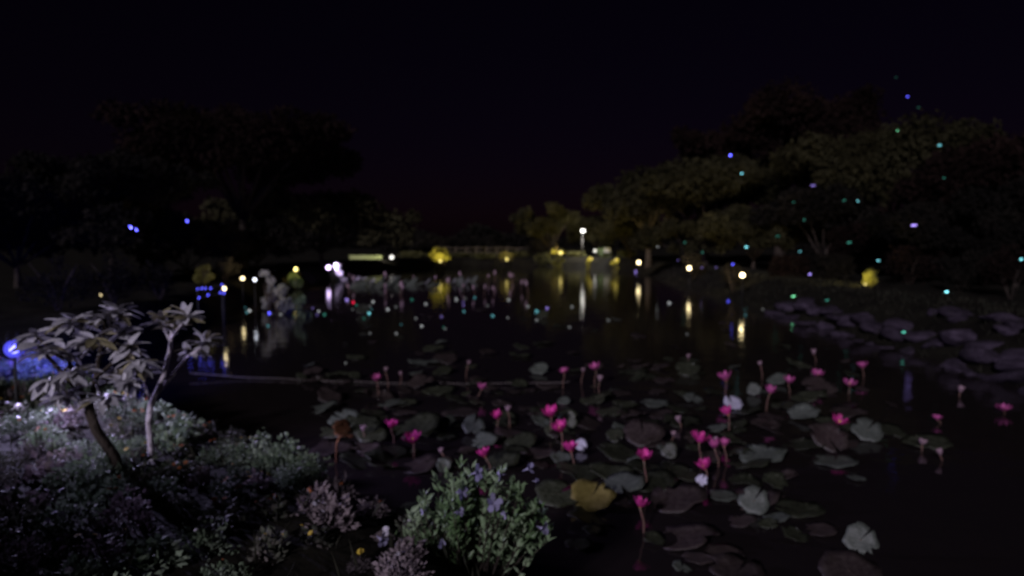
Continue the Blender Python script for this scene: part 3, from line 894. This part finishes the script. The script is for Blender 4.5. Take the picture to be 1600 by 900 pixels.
# lilies
def petal_mesh(name, material, length=1.0, width=0.42, curl=0.35):
    rows_ = 6
    V, Fc = [], []
    for i in range(rows_ + 1):
        u = i / rows_
        w = width * math.sin(math.pi * (0.12 + 0.86 * u)) ** 0.8 * (1 if u < 0.98 else 0.1)
        out = curl * math.sin(u * 1.7) * 0.9
        for s in (-1, 0, 1):
            V.append((s * w * 0.5, out - (0.10 * width if s else 0), u * length))
    for i in range(rows_):
        for j in range(2):
            a = i * 3 + j
            Fc.append((a, a + 1, a + 4, a + 3))
    return MB().add(V, Fc).mesh(name, material)
PETAL = {k: petal_mesh('petal', M[k]) for k in ('petal', 'petal_dull', 'petal_pale')}
STAM = MB().lathe([(0.05, 0.0), (0.16, 0.12), (0.20, 0.34), (0.12, 0.4)], 8).mesh('stamen', M['stamen'])

def lily(px, py, w, stem_py, kind, label, seed, op=0.62):
    """half-open lily on a stem rising from the water; op = how far the petals lean out (radians)"""
    rnd = random.Random(seed)
    base = at_z(px + rnd.uniform(-4, 9), stem_py, 0.0)
    head = at_depth(px, py, base.y)
    h = max(head.z, 0.05)
    size = w / F * base.y / (2 * math.sin(max(op, 0.3)) * 1.05)
    size = min(size * (1.2 if op > 0.3 else 0.8), 0.22)
    t = empty('water_lily', (base.x, base.y, 0.0), 0, label, 'water lily', 'pink water lilies')
    foot = h - size * 0.5
    lx, ly = head.x - base.x + rnd.uniform(-.01, .01), rnd.uniform(-0.03, 0.03)
    s = MB()
    s.tube([(0, 0, -0.25), (lx * 0.1, 0, max(foot * 0.4, -0.1)), (lx * 0.6 + rnd.uniform(-.012, .012), ly * 0.6, max(foot * 0.75, -0.05)), (lx, ly, foot + 0.005)], [0.008, 0.007, 0.0065, 0.0075], 6)
    s.build('stem', M['stem'], t)
    tx, ty = rnd.uniform(-0.4, 0.25), rnd.uniform(-0.1, 0.3)
    op *= rnd.uniform(0.8, 1.15)
    T = Matrix.Translation((lx, ly, foot)) @ Matrix.Rotation(tx, 4, 'Y') @ Matrix.Rotation(ty, 4, 'X')
    a0 = rnd.uniform(0, 6.28)
    for ring, (n, lean, sc) in enumerate(((6, op, 1.0), (5, op * 0.55, 0.92))):
        for k in range(n):
            a = a0 + ring * 0.5 + 2 * math.pi * k / n + rnd.uniform(-0.12, 0.12)
            Mp = T @ Matrix.Rotation(a, 4, 'Z') @ Matrix.Rotation(-(lean + rnd.uniform(-0.08, 0.08)) * 0.72, 4, 'X') @ Matrix.Scale(size * sc, 4)
            c = link('petal', PETAL[kind], t)
            c.matrix_basis = Mp
    if op > 0.4:
        c = link('stamen', STAM, t); c.matrix_basis = T @ Matrix.Scale(size, 4)

LILIES = [
 (612, 660, 17, 692, 'petal', 'small pink lily left of the bright left lily', 0.62),
 (646, 682, 24, 716, 'petal', 'bright magenta lily, largest on the left', 0.66),
 (758, 706, 18, 736, 'petal', 'magenta lily peeping over the top of the bush', 0.6),
 (751, 602, 13, 622, 'petal_dull', 'small dusky lily beside the rope', 0.62),
 (779, 648, 14, 670, 'petal', 'small pink lily left of the pale thin bud', 0.5),
 (862, 642, 18, 682, 'petal', 'upper lily of the central magenta trio', 0.5),
 (877, 664, 22, 708, 'petal', 'middle lily of the central magenta trio', 0.62),
 (893, 697, 22, 732, 'petal', 'lowest lily of the central magenta trio', 0.66),
 (881, 578, 13, 606, 'petal_dull', 'dusky lily left of the tall far pair', 0.66),
 (932, 571, 15, 606, 'petal_dull', 'taller flower of the far dusky pair', 0.62),
 (1007, 709, 20, 764, 'petal', 'lone magenta lily on a long stem near the centre', 0.6),
 (1000, 782, 20, 832, 'petal', 'lowest magenta lily, right of the yellow patch', 0.62),
 (1091, 680, 26, 726, 'petal', 'widest open lily of the right cluster', 0.72),
 (1101, 724, 21, 752, 'petal', 'lowest lily of the right cluster', 0.62),
 (1135, 586, 17, 620, 'petal_dull', 'dusky lily above the bright lilac-white pad', 0.55),
 (1138, 640, 14, 678, 'petal', 'narrow pink lily below the bright lilac-white pad', 0.48),
 (1201, 607, 15, 645, 'petal_dull', 'leftmost and tallest lily of the right row', 0.6),
 (1232, 592, 15, 616, 'petal_dull', 'second lily from left in the right row', 0.66),
 (1277, 582, 17, 604, 'petal_dull', 'third lily from left in the right row', 0.7),
 (1328, 597, 19, 616, 'petal_dull', 'wide low lily, fourth from left in the right row', 0.8),
 (1348, 569, 15, 590, 'petal_dull', 'highest lily at the right end of the right row', 0.72),
 (1311, 654, 21, 694, 'petal', 'lone violet-pink lily below the right row', 0.68),
 (1116, 692, 12, 730, 'petal_dull', 'slim dark lily just right of the widest lily', 0.42),
 (1130, 690, 11, 722, 'petal_dull', 'second slim dark lily right of the widest lily', 0.42),
 (588, 590, 14, 622, 'petal_dull', 'dim lily by the left half of the rope', 0.6),
 (1567, 634, 20, 646, 'petal_dull', 'low pink lily at the foot of the right boulders', 0.85),
 (1443, 690, 14, 704, 'petal_pale', 'faded lily at the far right of the pads', 0.7),
 (1463, 651, 13, 662, 'petal_dull', 'tiny dull lily above the faded right one', 0.75),
]
for i, (px, py, w, sp, kind, label, op) in enumerate(LILIES):
    lily(px, py, w, sp, kind, label, 300 + i, op)
BUDS = [
 (566, 669, 9, 690, 'pale closed bud left of the small pink lily'),
 (690, 703, 8, 722, 'pale pink bud above the upright pale pad'),
 (794, 638, 8, 668, 'thin pale bud right of the small pink lily'),
 (937, 590, 8, 622, 'shorter bud of the far dusky pair'),
 (1062, 655, 9, 668, 'pale bud leaning above the widest lily'),
 (1052, 677, 8, 688, 'pale bud left of the widest lily'),
 (1119, 686, 7, 716, 'pale slim bud in the right cluster'),
 (1189, 568, 6, 592, 'thin grey bud behind the right row'),
 (1272, 549, 7, 566, 'small pale bud above the right row'),
 (1467, 705, 9, 720, 'pale bud beside the faded right lily'),
 (602, 577, 6, 606, 'thin grey bud right of the dim rope lily'),
 (628, 583, 6, 606, 'thin grey bud over the rope, right of the dim lily'),
 (732, 566, 6, 590, 'thin dim bud above the small dusky lily'),
 (912, 578, 6, 600, 'thin dark bud between the far dusky lilies'),
 (1075, 556, 6, 572, 'lone small bud left of the lamp reflection'),
 (1501, 608, 9, 620, 'dim bud near the right boulders'),
]
for i, (px, py, w, sp, label) in enumerate(BUDS):
    lily(px, py, w, sp, 'petal_pale', label, 500 + i, 0.22)
# far, tiny blooms and buds catching lamp light
rf = random.Random(5)
far = []
for k in range(22):
    px = rf.uniform(545, 830); py = rf.uniform(436, 462)
    far.append((px, py))
far.sort()
stalk = MB()
stalk.tube([(0, 0, -0.2), (0.01, 0, 0.12), (0.02, 0.0, 0.3)], [0.012, 0.01, 0.008], 5)
stalk.lathe([(0.015, 0.28), (0.055, 0.34), (0.06, 0.42), (0.03, 0.5), (0.005, 0.54)], 7, mi=1)
stalk_me = stalk.mesh('far_lily_bud', [M['stem'], M['petal_pale']])
for k, (px, py) in enumerate(far):
    p = at_z(px, py, 0.0)
    o = link('far_lily_bud', stalk_me, None, (p.x, p.y, 0), (rf.uniform(-.2, .2), rf.uniform(-.2, .2), 0), rf.uniform(0.7, 1.25))
    tag(o, 'tiny pale bud in the far lily bed, %s from left' % ORD[k], 'water lily', 'buds in the far lily bed')
fr = random.Random(8)
fp = []
for k in range(40): fp.append((fr.uniform(540, 740), fr.uniform(437, 450)))
fp.sort()
for k, (px, py) in enumerate(fp):
    p = at_z(px, py, 0.02)
    o = link('far_lily_pad', PADS['pad_pale'][fr.randrange(4)], None, (p.x, p.y, 0.1), (fr.uniform(0.1, 0.5), fr.uniform(-0.9, -0.2), 0), fr.uniform(0.2, 0.36))
    tag(o, 'violet-lit pad of the far lily bed, %s from left' % ORD[k], 'lily pad', 'pads of the far lily bed')

# withered leaf on a bent stalk
p = at_z(525, 722, 0.0)
t = empty('withered_leaf', p, 0, 'withered brown lily leaf on a bent stalk right of the flower bed', 'dead leaf')
top = at_depth(545, 674, p.y) - p
MB().tube([(0, 0, -0.2), (0.01, 0, top.z * 0.6), (top.x * 0.5, 0, top.z * 1.02), (top.x, 0, top.z)], [0.014, 0.011, 0.009, 0.006], 6).build('stalk', M['dead'], t)
c = link('blade', pad_mesh(77, 'dead', 0.9), t, loc=(top.x * 0.6, 0, top.z), rot=(R(35), R(25), 0.4), scale=0.13)

# ------------------------------------------------------------------ frangipani trees on the left bank
def plumeria_leaf(material):
    V, Fc = [], []
    n = 7
    for i in range(n + 1):
        u = i / n
        w = 0.40 * math.sin(math.pi * min(1, u * 0.93 + 0.04)) ** 0.75
        z = -0.38 * u * u
        for s in (-1, 0, 1): V.append((s * w * 0.5, u, z + (0.05 if s else 0.0)))
    for i in range(n):
        for j in range(2):
            a = i * 3 + j; Fc.append((a, a + 1, a + 4, a + 3))
    return MB().add(V, Fc).mesh('leaf', M[material])
LEAF = [plumeria_leaf('leaf_grey'), plumeria_leaf('leaf_olive')]

def frangipani(name, label, d, trunk_px, branches, seed, olive=0.3, size=0.19, bark='bark_pale', nleaf=21, up=0.3):
    """trunk_px: [(px,py,r)...]; branches: list of ([(px,py,dd)...], r) ending in a rosette of leaves"""
    rnd = random.Random(seed)
    b0 = at_depth(trunk_px[0][0], trunk_px[0][1], d)
    base = Vector((b0.x, d, gz(b0.x, d)))
    t = empty(name, base, 0, label, 'tree')
    pts = [at_depth(a, b, d) - base for a, b, r in trunk_px]
    pts[0].z = -0.1
    MB().tube(pts, [q[2] for q in trunk_px], 9).build('trunk', M[bark], t)
    for path, r0 in branches:
        bp = [at_depth(a, b, d + dd) - base for a, b, dd in path]
        n = len(bp)
        MB().tube(bp, [r0 * (1 - 0.45 * i / (n - 1)) for i in range(n)], 7).build('branch', M[bark], t)
        tip = bp[-1]
        ax = (bp[-1] - bp[-2]).normalized()
        for k in range(nleaf):
            a = 2 * math.pi * k * 0.381966 + rnd.uniform(-0.3, 0.3)
            droop = rnd.uniform(0.5, 1.7)
            dirv = Vector((math.cos(a) * math.sin(droop), math.sin(a) * math.sin(droop), math.cos(droop) * 0.8 - 0.4))
            dirv = (dirv + ax * up).normalized()
            q = dirv.to_track_quat('Y', 'Z')
            c = link('leaf', LEAF[1 if rnd.random() < olive else 0], t)
            c.matrix_basis = Matrix.Translation(tip - ax * rnd.uniform(0, 0.07)) @ q.to_matrix().to_4x4() @ Matrix.Rotation(rnd.uniform(-0.5, 0.5), 4, 'Y') @ Matrix.Scale(size * rnd.uniform(0.65, 1.1), 4)

frangipani('frangipani_tree', 'small frangipani with pale forked branches over the flower bed', 5.0,
    [(238, 745, 0.024), (236, 700, 0.021), (232, 660, 0.020), (236, 632, 0.021)],
    [([(236, 634, 0), (256, 588, -0.02), (266, 545, 0.0), (270, 505, 0.02)], 0.021),
     ([(240, 622, 0), (275, 580, 0.05), (300, 548, 0.12)], 0.017),
     ([(267, 535, 0), (256, 512, 0.06), (252, 496, 0.06)], 0.011),
     ([(268, 528, 0), (284, 506, -0.06), (292, 494, -0.08)], 0.011),
     ([(290, 560, 0.08), (314, 544, 0.05), (324, 530, 0.05)], 0.011),
     ([(236, 632, 0), (226, 600, 0.1), (222, 580, 0.12)], 0.011)], 41, 0.3, 0.135, up=0.75)
frangipani('frangipani_tree', 'broad dark-trunked frangipani leaning left beside the blue floodlight', 4.75,
    [(200, 752, 0.040), (178, 712, 0.036), (150, 672, 0.034), (138, 640, 0.033)],
    [([(140, 644, 0), (122, 600, 0.05), (100, 545, 0.1)], 0.022),
     ([(140, 640, 0), (150, 590, 0.0), (160, 530, 0.05), (165, 492, 0.05)], 0.022),
     ([(130, 620, 0), (90, 575, -0.1), (60, 540, -0.15)], 0.018),
     ([(122, 600, 0.05), (124, 550, 0.2), (128, 500, 0.25)], 0.016),
     ([(150, 590, 0), (185, 560, -0.1), (205, 540, -0.1)], 0.016),
     ([(154, 560, 0.02), (180, 535, 0.15), (195, 515, 0.2)], 0.014),
     ([(100, 560, 0.1), (72, 540, 0.2), (50, 520, 0.25)], 0.013),
     ([(110, 570, 0.1), (88, 590, -0.2), (70, 595, -0.25)], 0.012),
     ([(160, 590, 0), (190, 600, -0.15), (200, 595, -0.2)], 0.012),
     ([(126, 560, 0.2), (140, 545, -0.1), (146, 530, -0.2)], 0.012),
     ([(145, 610, 0), (165, 600, 0.2), (178, 580, 0.25)], 0.012),
     ([(165, 520, 0.05), (178, 500, 0.1), (186, 482, 0.1)], 0.011),
     ([(128, 540, 0.2), (112, 515, 0.15), (108, 498, 0.15)], 0.011),
     ([(95, 580, -0.1), (110, 585, -0.25), (120, 578, -0.3)], 0.011),
     ([(150, 600, 0), (160, 622, -0.2), (168, 625, -0.25)], 0.011),
     ([(120, 600, 0.05), (100, 618, -0.1), (92, 622, -0.12)], 0.011),
     ([(190, 558, -0.1), (212, 565, -0.2), (222, 570, -0.22)], 0.010)], 42, 0.14, 0.15, 'bark')

# ------------------------------------------------------------------ flower bed on the near left bank
def bedding_mesh(seed, material, n=520, h=0.26, w=0.2, leaf=0.034):
    rnd = np.random.default_rng(seed)
    d = rnd.normal(size=(n, 3)); d /= np.linalg.norm(d, axis=1, keepdims=True)
    d[:, 2] = np.abs(d[:, 2])
    rr = (0.35 + 0.65 * rnd.random(n) ** 0.5)
    lump = 1 + 0.28 * np.sin(np.arctan2(d[:, 1], d[:, 0]) * 3 + seed) * np.sin(d[:, 2] * 5 + seed)
    P = d * (rr * lump)[:, None] * np.array([w, w, h])
    N = d + np.array([0, 0, 0.3]) + rnd.normal(size=(n, 3)) * 0.5
    L = leaf * (0.5 + rnd.random(n))
    V, Q = leaf_quads(P, N, L, L * 0.6)
    return np_mesh('foliage', V, Q, M[material])
M['bed_c'] = mat('mauve_bedding', (0.09, 0.07, 0.075), 0.7, 0.3, (0.20, 0.16, 0.17), 2.5, rnd=0.6, trans=0.15, coord='Generated')
BED = [bedding_mesh(s, ('bed_a', 'bed_b', 'bed_a', 'bed_c')[s % 4], *((520, 0.26, 0.2, 0.034) if s < 5 else (150, 0.3, 0.19, 0.075))) for s in range(8)]
FLW = {}
for k in ('orange', 'yellow', 'white'):
    fb = MB()
    for ring, (rr_, zz) in enumerate(((1.0, 0.0), (0.62, 0.28))):
        for q in range(9):
            a = 2 * math.pi * q / 9 + ring * 0.3
            ca, sa = math.cos(a), math.sin(a); ta, tb_ = math.cos(a + 0.3), math.sin(a + 0.3); tc_, td = math.cos(a - 0.3), math.sin(a - 0.3)
            fb.add([(0.1 * ca, 0.1 * sa, zz - 0.05), (ta * rr_ * 0.8, tb_ * rr_ * 0.8, zz + 0.1), (ca * rr_, sa * rr_, zz), (tc_ * rr_ * 0.8, td * rr_ * 0.8, zz + 0.1)], [(0, 3, 2, 1)])
    fb.lathe([(0.3, 0.0), (0.34, 0.25), (0.2, 0.42)], 8)
    FLW[k] = fb.mesh('flower', M[k])

bed_spots = []
rbd = random.Random(17)
tries = 0
bed_spots += [tuple(at_depth(px, 715, d).xy) for px, d in ((432, 5.05), (455, 4.95), (470, 5.2), (400, 5.2))]
while len(bed_spots) < 190 and tries < 20000:
    tries += 1
    x, y = rbd.uniform(-6.6, 0.25), rbd.uniform(2.9, 10.5)
    d = pond_distance(np.array([x]), np.array([y]))[0]
    if d < 0.12 or d > 4.2: continue
    if y < 4.5 and rbd.random() < 0.35: continue
    px, py = project((x, y, gz(x, y) + 0.1))
    if px < -60 or px > 640 or py > 960: continue
    if py > 770 and px < 420 and rbd.random() < 0.55: continue
    if any((x - a) ** 2 + (y - b) ** 2 < 0.225 ** 2 for a, b in bed_spots): continue
    bed_spots.append((x, y))
bed_spots.sort(key=lambda q: q[1])
for r0 in range(0, len(bed_spots), 12):
    row = sorted(bed_spots[r0:r0 + 12], key=lambda q: project((q[0], q[1], 0.9))[0])
    for k, (x, y) in enumerate(row):
        g = gz(x, y)
        vi = rbd.choices(range(8), (3, 2, 3, 2, 3, 2, 3, 2))[0]
        sc = rbd.uniform(0.45, 0.95)
        qx, qy = project((x, y, g + 0.15))
        if 4.9 < y < 5.3 and 390 < qx < 480: vi, sc = 0, 1.2
        if qx > 400 and qy > 740: vi = rbd.choice((1, 3, 5, 7)); sc *= 0.8
        nf = rbd.choice((0, 1, 2, 2, 3, 4))
        fk = rbd.choices(('orange', 'yellow', 'white'), (0.28, 0.2, 0.52))[0]
        word = ('silvery', 'dull', 'silvery', 'mauve')[vi % 4]
        fl = {'orange': 'orange-flowered', 'yellow': 'yellow-flowered', 'white': 'white-flowered'}[fk] if nf else 'leafy'
        t = empty('bedding_plant', (x, y, g - 0.02), rbd.uniform(0, 6.28), '%s %s bedding plant, %s from left in the %s row of the flower bed' % (word, fl, ORD[k], ORD[r0 // 12]), 'plant', 'plants of the near flower bed')
        link('foliage', BED[vi], t, scale=(sc, sc, sc * rbd.uniform(0.55, 1.05)))
        for q in range(nf):
            a = rbd.uniform(0, 6.28); rr_ = rbd.uniform(0.02, 0.17) * sc
            link('flower', FLW[fk], t, loc=(rr_ * math.cos(a), rr_ * math.sin(a), (0.25 - rr_ * 0.4) * sc * 0.9), rot=(rbd.uniform(-.6, .6), rbd.uniform(-.6, .6), 0), scale=rbd.uniform(0.011, 0.022))

# ------------------------------------------------------------------ the green bush with lilac flowers
def near_bush():
    d = 3.95
    b = at_depth(725, 905, d)
    g = gz(b.x, d)
    base = Vector((b.x, d, g - 0.05))
    t = empty('flowering_bush', base, 0, 'green bush with lilac flowers at the bottom centre', 'bush')
    rnd = random.Random(66)
    sb = MB()
    V_, N_, L_ = [], [], []
    for k in range(120):
        px = rnd.uniform(585, 862)
        edge = 1 - abs((px - 745) / 165) ** 2.0
        top_py = 905 - 180 * max(edge, 0.12) * rnd.uniform(0.55, 1.0)
        dd = d + rnd.uniform(-0.22, 0.3)
        tip = at_depth(px, top_py, dd) - base
        root = Vector((tip.x * 0.45 + rnd.uniform(-.04, .04), (dd - d) * 0.5, 0.0))
        mid = root.lerp(tip, 0.55) + Vector((0, 0, 0.03))
        sb.tube([root, mid, tip], [0.005, 0.004, 0.002], 5)
        m = 26
        for q in range(m):
            u = rnd.uniform(0.25, 1.05)
            p = root.lerp(mid, u / 0.55) if u < 0.55 else mid.lerp(tip, (u - 0.55) / 0.45)
            a = rnd.uniform(0, 6.28)
            dv = Vector((math.cos(a), math.sin(a), rnd.uniform(0.4, 1.6)))
            V_.append(tuple(p + dv.normalized() * 0.028)); N_.append(tuple(dv)); L_.append(rnd.uniform(0.035, 0.085))
    sb.build('stem', M['bark'], t)
    V, Q = leaf_quads(np.array(V_), np.array(N_), np.array(L_), np.array(L_) * 0.38)
    link('foliage', np_mesh('foliage', V, Q, M['bush']), t)
    # five-petalled lilac flowers
    pm = MB()
    pm.add([(0, 0, 0), (0.28, 0.45, 0.06), (0.3, 0.85, -0.02), (0, 1.0, -0.06), (-0.3, 0.85, -0.02), (-0.28, 0.45, 0.06)], [(0, 1, 2, 3, 4, 5)])
    pme = pm.mesh('petal', M['lilac'])
    tube_me = MB().lathe([(0.05, -0.9), (0.1, -0.4), (0.24, 0.02), (0.12, 0.04)], 8).mesh('flower', M['lilac'])
    for (px, py, s_px, yaw) in ((770, 787, 17, 0.2), (745, 738, 14, 1.1), (790, 803, 9, -0.4), (826, 732, 13, 1.3), (782, 742, 12, -0.9), (596, 843, 14, 0.5), (722, 770, 13, 0.9), (848, 826, 15, 0.4), (716, 800, 10, 1.0), (838, 752, 8, 0.9), (660, 800, 9, -.6), (690, 850, 9, 0.2), (625, 850, 11, 1.0)):
        dd = d - 0.22
        p = at_depth(px, py, dd) - base
        s = s_px / F * dd
        f = link('flower', tube_me, t, loc=p, scale=s)
        dirv = Vector((math.sin(yaw) * 1.3, -0.5, 0.2 + 0.5 * math.cos(yaw * 5))).normalized()
        f.rotation_euler = dirv.to_track_quat('Z', 'Y').to_euler()
        for k in range(5):
            link('petal', pme, f, rot=(R(rnd.uniform(-10, 50)), R(rnd.uniform(-20, 20)), 2 * math.pi * k / 5 + rnd.uniform(-.25, .25)), scale=(rnd.uniform(.8, 1.25), rnd.uniform(0.6, 1.1), 1))
near_bush()

# ------------------------------------------------------------------ rough grass on the banks
def grass():
    P, N, L = [], [], []
    n = 26000
    x = RNG.uniform(-8, 14, n); y = RNG.uniform(3, 45, n)
    d = pond_distance(x, y)
    keep = (d > 0.05) & (d < 4) & ~((x < 4) & (y < 9) & (d < 0))
    x, y = x[keep], y[keep]
    z = ground_z(x, y)
    m = len(x)
    Ls = 0.08 + 0.16 * RNG.random(m)
    Nn = RNG.normal(size=(m, 3)) * 0.35 + np.array([0, 0, 1.0])
    V, Q = leaf_quads(np.stack([x, y, z + Ls * 0.4], 1), Nn, Ls, np.full(m, 0.016))
    o = link('grass', np_mesh('grass', V, Q, M['grass']))
    tag(o, 'rough grass growing along the pond banks', 'grass', kind='stuff')
grass()

# ------------------------------------------------------------------ tiny coloured lights and laser spots, on trees and pond, all built as glowing bulbs
def light_dot_mesh(colour, strength, stretch):
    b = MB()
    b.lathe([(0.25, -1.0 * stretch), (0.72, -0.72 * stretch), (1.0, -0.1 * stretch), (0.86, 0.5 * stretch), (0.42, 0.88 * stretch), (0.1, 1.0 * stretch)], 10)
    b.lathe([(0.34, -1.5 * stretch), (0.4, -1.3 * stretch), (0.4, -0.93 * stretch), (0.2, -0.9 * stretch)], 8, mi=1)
    return b.mesh('light_dot', [glow_mat(colour, strength), M['metal']])
DOTS = [  # px, py, colour, brightness, length factor, angle of the dot (deg), zone
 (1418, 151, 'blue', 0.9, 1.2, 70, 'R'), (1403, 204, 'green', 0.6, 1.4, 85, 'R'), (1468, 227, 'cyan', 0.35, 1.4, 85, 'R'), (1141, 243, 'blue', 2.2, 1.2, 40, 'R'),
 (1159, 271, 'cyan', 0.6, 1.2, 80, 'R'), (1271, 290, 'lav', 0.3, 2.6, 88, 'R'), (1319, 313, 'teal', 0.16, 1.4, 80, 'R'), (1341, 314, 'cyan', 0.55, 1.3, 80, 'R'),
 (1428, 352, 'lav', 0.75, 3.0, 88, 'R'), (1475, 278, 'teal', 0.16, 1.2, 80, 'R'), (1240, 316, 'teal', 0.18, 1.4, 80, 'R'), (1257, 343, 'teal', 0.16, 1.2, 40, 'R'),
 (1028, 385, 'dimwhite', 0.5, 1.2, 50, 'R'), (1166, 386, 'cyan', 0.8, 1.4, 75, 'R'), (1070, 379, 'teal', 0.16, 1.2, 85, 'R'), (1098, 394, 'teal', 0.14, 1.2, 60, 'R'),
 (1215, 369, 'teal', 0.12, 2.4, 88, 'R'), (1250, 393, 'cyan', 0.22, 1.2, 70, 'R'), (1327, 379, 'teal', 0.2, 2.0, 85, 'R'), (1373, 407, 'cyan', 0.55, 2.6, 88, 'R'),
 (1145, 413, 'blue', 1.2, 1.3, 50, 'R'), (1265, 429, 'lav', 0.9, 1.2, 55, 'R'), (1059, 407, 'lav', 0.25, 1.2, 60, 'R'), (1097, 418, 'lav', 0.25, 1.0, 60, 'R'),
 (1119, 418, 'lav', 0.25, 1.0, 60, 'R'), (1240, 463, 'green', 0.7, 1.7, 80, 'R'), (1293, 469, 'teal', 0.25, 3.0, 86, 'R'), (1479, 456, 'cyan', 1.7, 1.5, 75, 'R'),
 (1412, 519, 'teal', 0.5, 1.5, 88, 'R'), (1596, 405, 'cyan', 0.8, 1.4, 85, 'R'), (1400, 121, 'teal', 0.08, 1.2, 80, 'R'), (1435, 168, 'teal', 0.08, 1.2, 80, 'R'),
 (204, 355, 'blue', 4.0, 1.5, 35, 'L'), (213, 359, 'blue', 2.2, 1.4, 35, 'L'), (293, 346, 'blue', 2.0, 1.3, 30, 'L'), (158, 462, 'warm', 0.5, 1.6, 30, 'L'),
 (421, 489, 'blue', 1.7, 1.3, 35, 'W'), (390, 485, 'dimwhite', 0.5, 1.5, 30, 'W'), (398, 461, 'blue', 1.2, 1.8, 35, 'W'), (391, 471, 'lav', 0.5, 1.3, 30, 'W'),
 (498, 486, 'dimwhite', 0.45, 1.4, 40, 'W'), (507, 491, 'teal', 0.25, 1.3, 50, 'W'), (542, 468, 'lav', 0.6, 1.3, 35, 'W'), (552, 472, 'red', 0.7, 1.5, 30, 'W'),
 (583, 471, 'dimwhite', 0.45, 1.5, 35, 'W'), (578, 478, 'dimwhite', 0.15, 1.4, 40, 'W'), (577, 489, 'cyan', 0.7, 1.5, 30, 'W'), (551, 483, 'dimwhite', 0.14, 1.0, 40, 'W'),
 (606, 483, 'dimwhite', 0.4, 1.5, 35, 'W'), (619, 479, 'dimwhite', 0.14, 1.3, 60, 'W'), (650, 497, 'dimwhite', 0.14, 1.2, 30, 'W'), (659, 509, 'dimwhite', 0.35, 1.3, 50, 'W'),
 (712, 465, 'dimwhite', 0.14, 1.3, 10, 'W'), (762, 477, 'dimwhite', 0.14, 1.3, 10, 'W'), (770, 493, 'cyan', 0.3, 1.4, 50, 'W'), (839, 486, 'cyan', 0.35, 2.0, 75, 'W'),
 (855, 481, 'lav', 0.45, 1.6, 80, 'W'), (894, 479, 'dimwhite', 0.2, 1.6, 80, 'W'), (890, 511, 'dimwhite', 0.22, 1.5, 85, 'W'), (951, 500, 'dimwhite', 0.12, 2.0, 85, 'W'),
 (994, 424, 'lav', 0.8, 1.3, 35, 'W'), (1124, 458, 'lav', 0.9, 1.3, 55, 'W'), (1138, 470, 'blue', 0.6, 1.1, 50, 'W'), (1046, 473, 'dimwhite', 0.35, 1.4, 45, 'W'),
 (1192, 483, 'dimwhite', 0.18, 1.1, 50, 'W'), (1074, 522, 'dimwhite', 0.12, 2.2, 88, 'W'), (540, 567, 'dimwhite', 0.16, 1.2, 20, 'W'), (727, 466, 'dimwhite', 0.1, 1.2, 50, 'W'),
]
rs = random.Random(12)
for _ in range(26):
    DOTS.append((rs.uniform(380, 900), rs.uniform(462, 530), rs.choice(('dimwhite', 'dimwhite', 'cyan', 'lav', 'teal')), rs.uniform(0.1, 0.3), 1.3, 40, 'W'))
bpy.context.view_layer.update()
dg = bpy.context.evaluated_depsgraph_get()
CW = {'blue': 'deep blue', 'lav': 'violet-blue', 'green': 'green', 'cyan': 'cyan', 'teal': 'faint teal', 'dimwhite': 'whitish', 'red': 'red', 'warm': 'yellow'}
ZW = {'R': 'spot cast on the right bank', 'L': 'in the left trees', 'W': 'spot cast on the pond'}
tot = {}
for q in DOTS: tot[(q[2], q[6])] = tot.get((q[2], q[6]), 0) + 1
cnt = {}
bm_cache = {}
rq = random.Random(77)
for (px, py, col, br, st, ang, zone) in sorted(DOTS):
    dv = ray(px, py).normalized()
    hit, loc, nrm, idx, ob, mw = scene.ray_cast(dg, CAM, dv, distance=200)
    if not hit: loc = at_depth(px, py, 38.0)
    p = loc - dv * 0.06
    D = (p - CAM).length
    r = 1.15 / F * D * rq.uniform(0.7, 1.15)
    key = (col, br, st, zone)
    if key not in bm_cache: bm_cache[key] = light_dot_mesh(col, (1.7 if zone == 'W' else 2.8) * br ** 1.3, st * 1.5)
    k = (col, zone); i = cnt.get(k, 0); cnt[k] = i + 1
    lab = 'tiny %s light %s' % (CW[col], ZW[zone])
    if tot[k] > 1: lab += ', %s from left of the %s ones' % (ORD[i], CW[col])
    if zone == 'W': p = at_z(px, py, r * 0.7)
    o = link('light_dot', bm_cache[key], None, p, Matrix.Rotation(R(-ang if zone == 'L' else ang if zone == 'R' else -62), 4, 'Y').to_euler(), r)
    tag(o, lab, 'light', {'R': 'light spots on the right bank', 'L': 'lights of the left trees', 'W': 'light spots on the pond'}[zone])
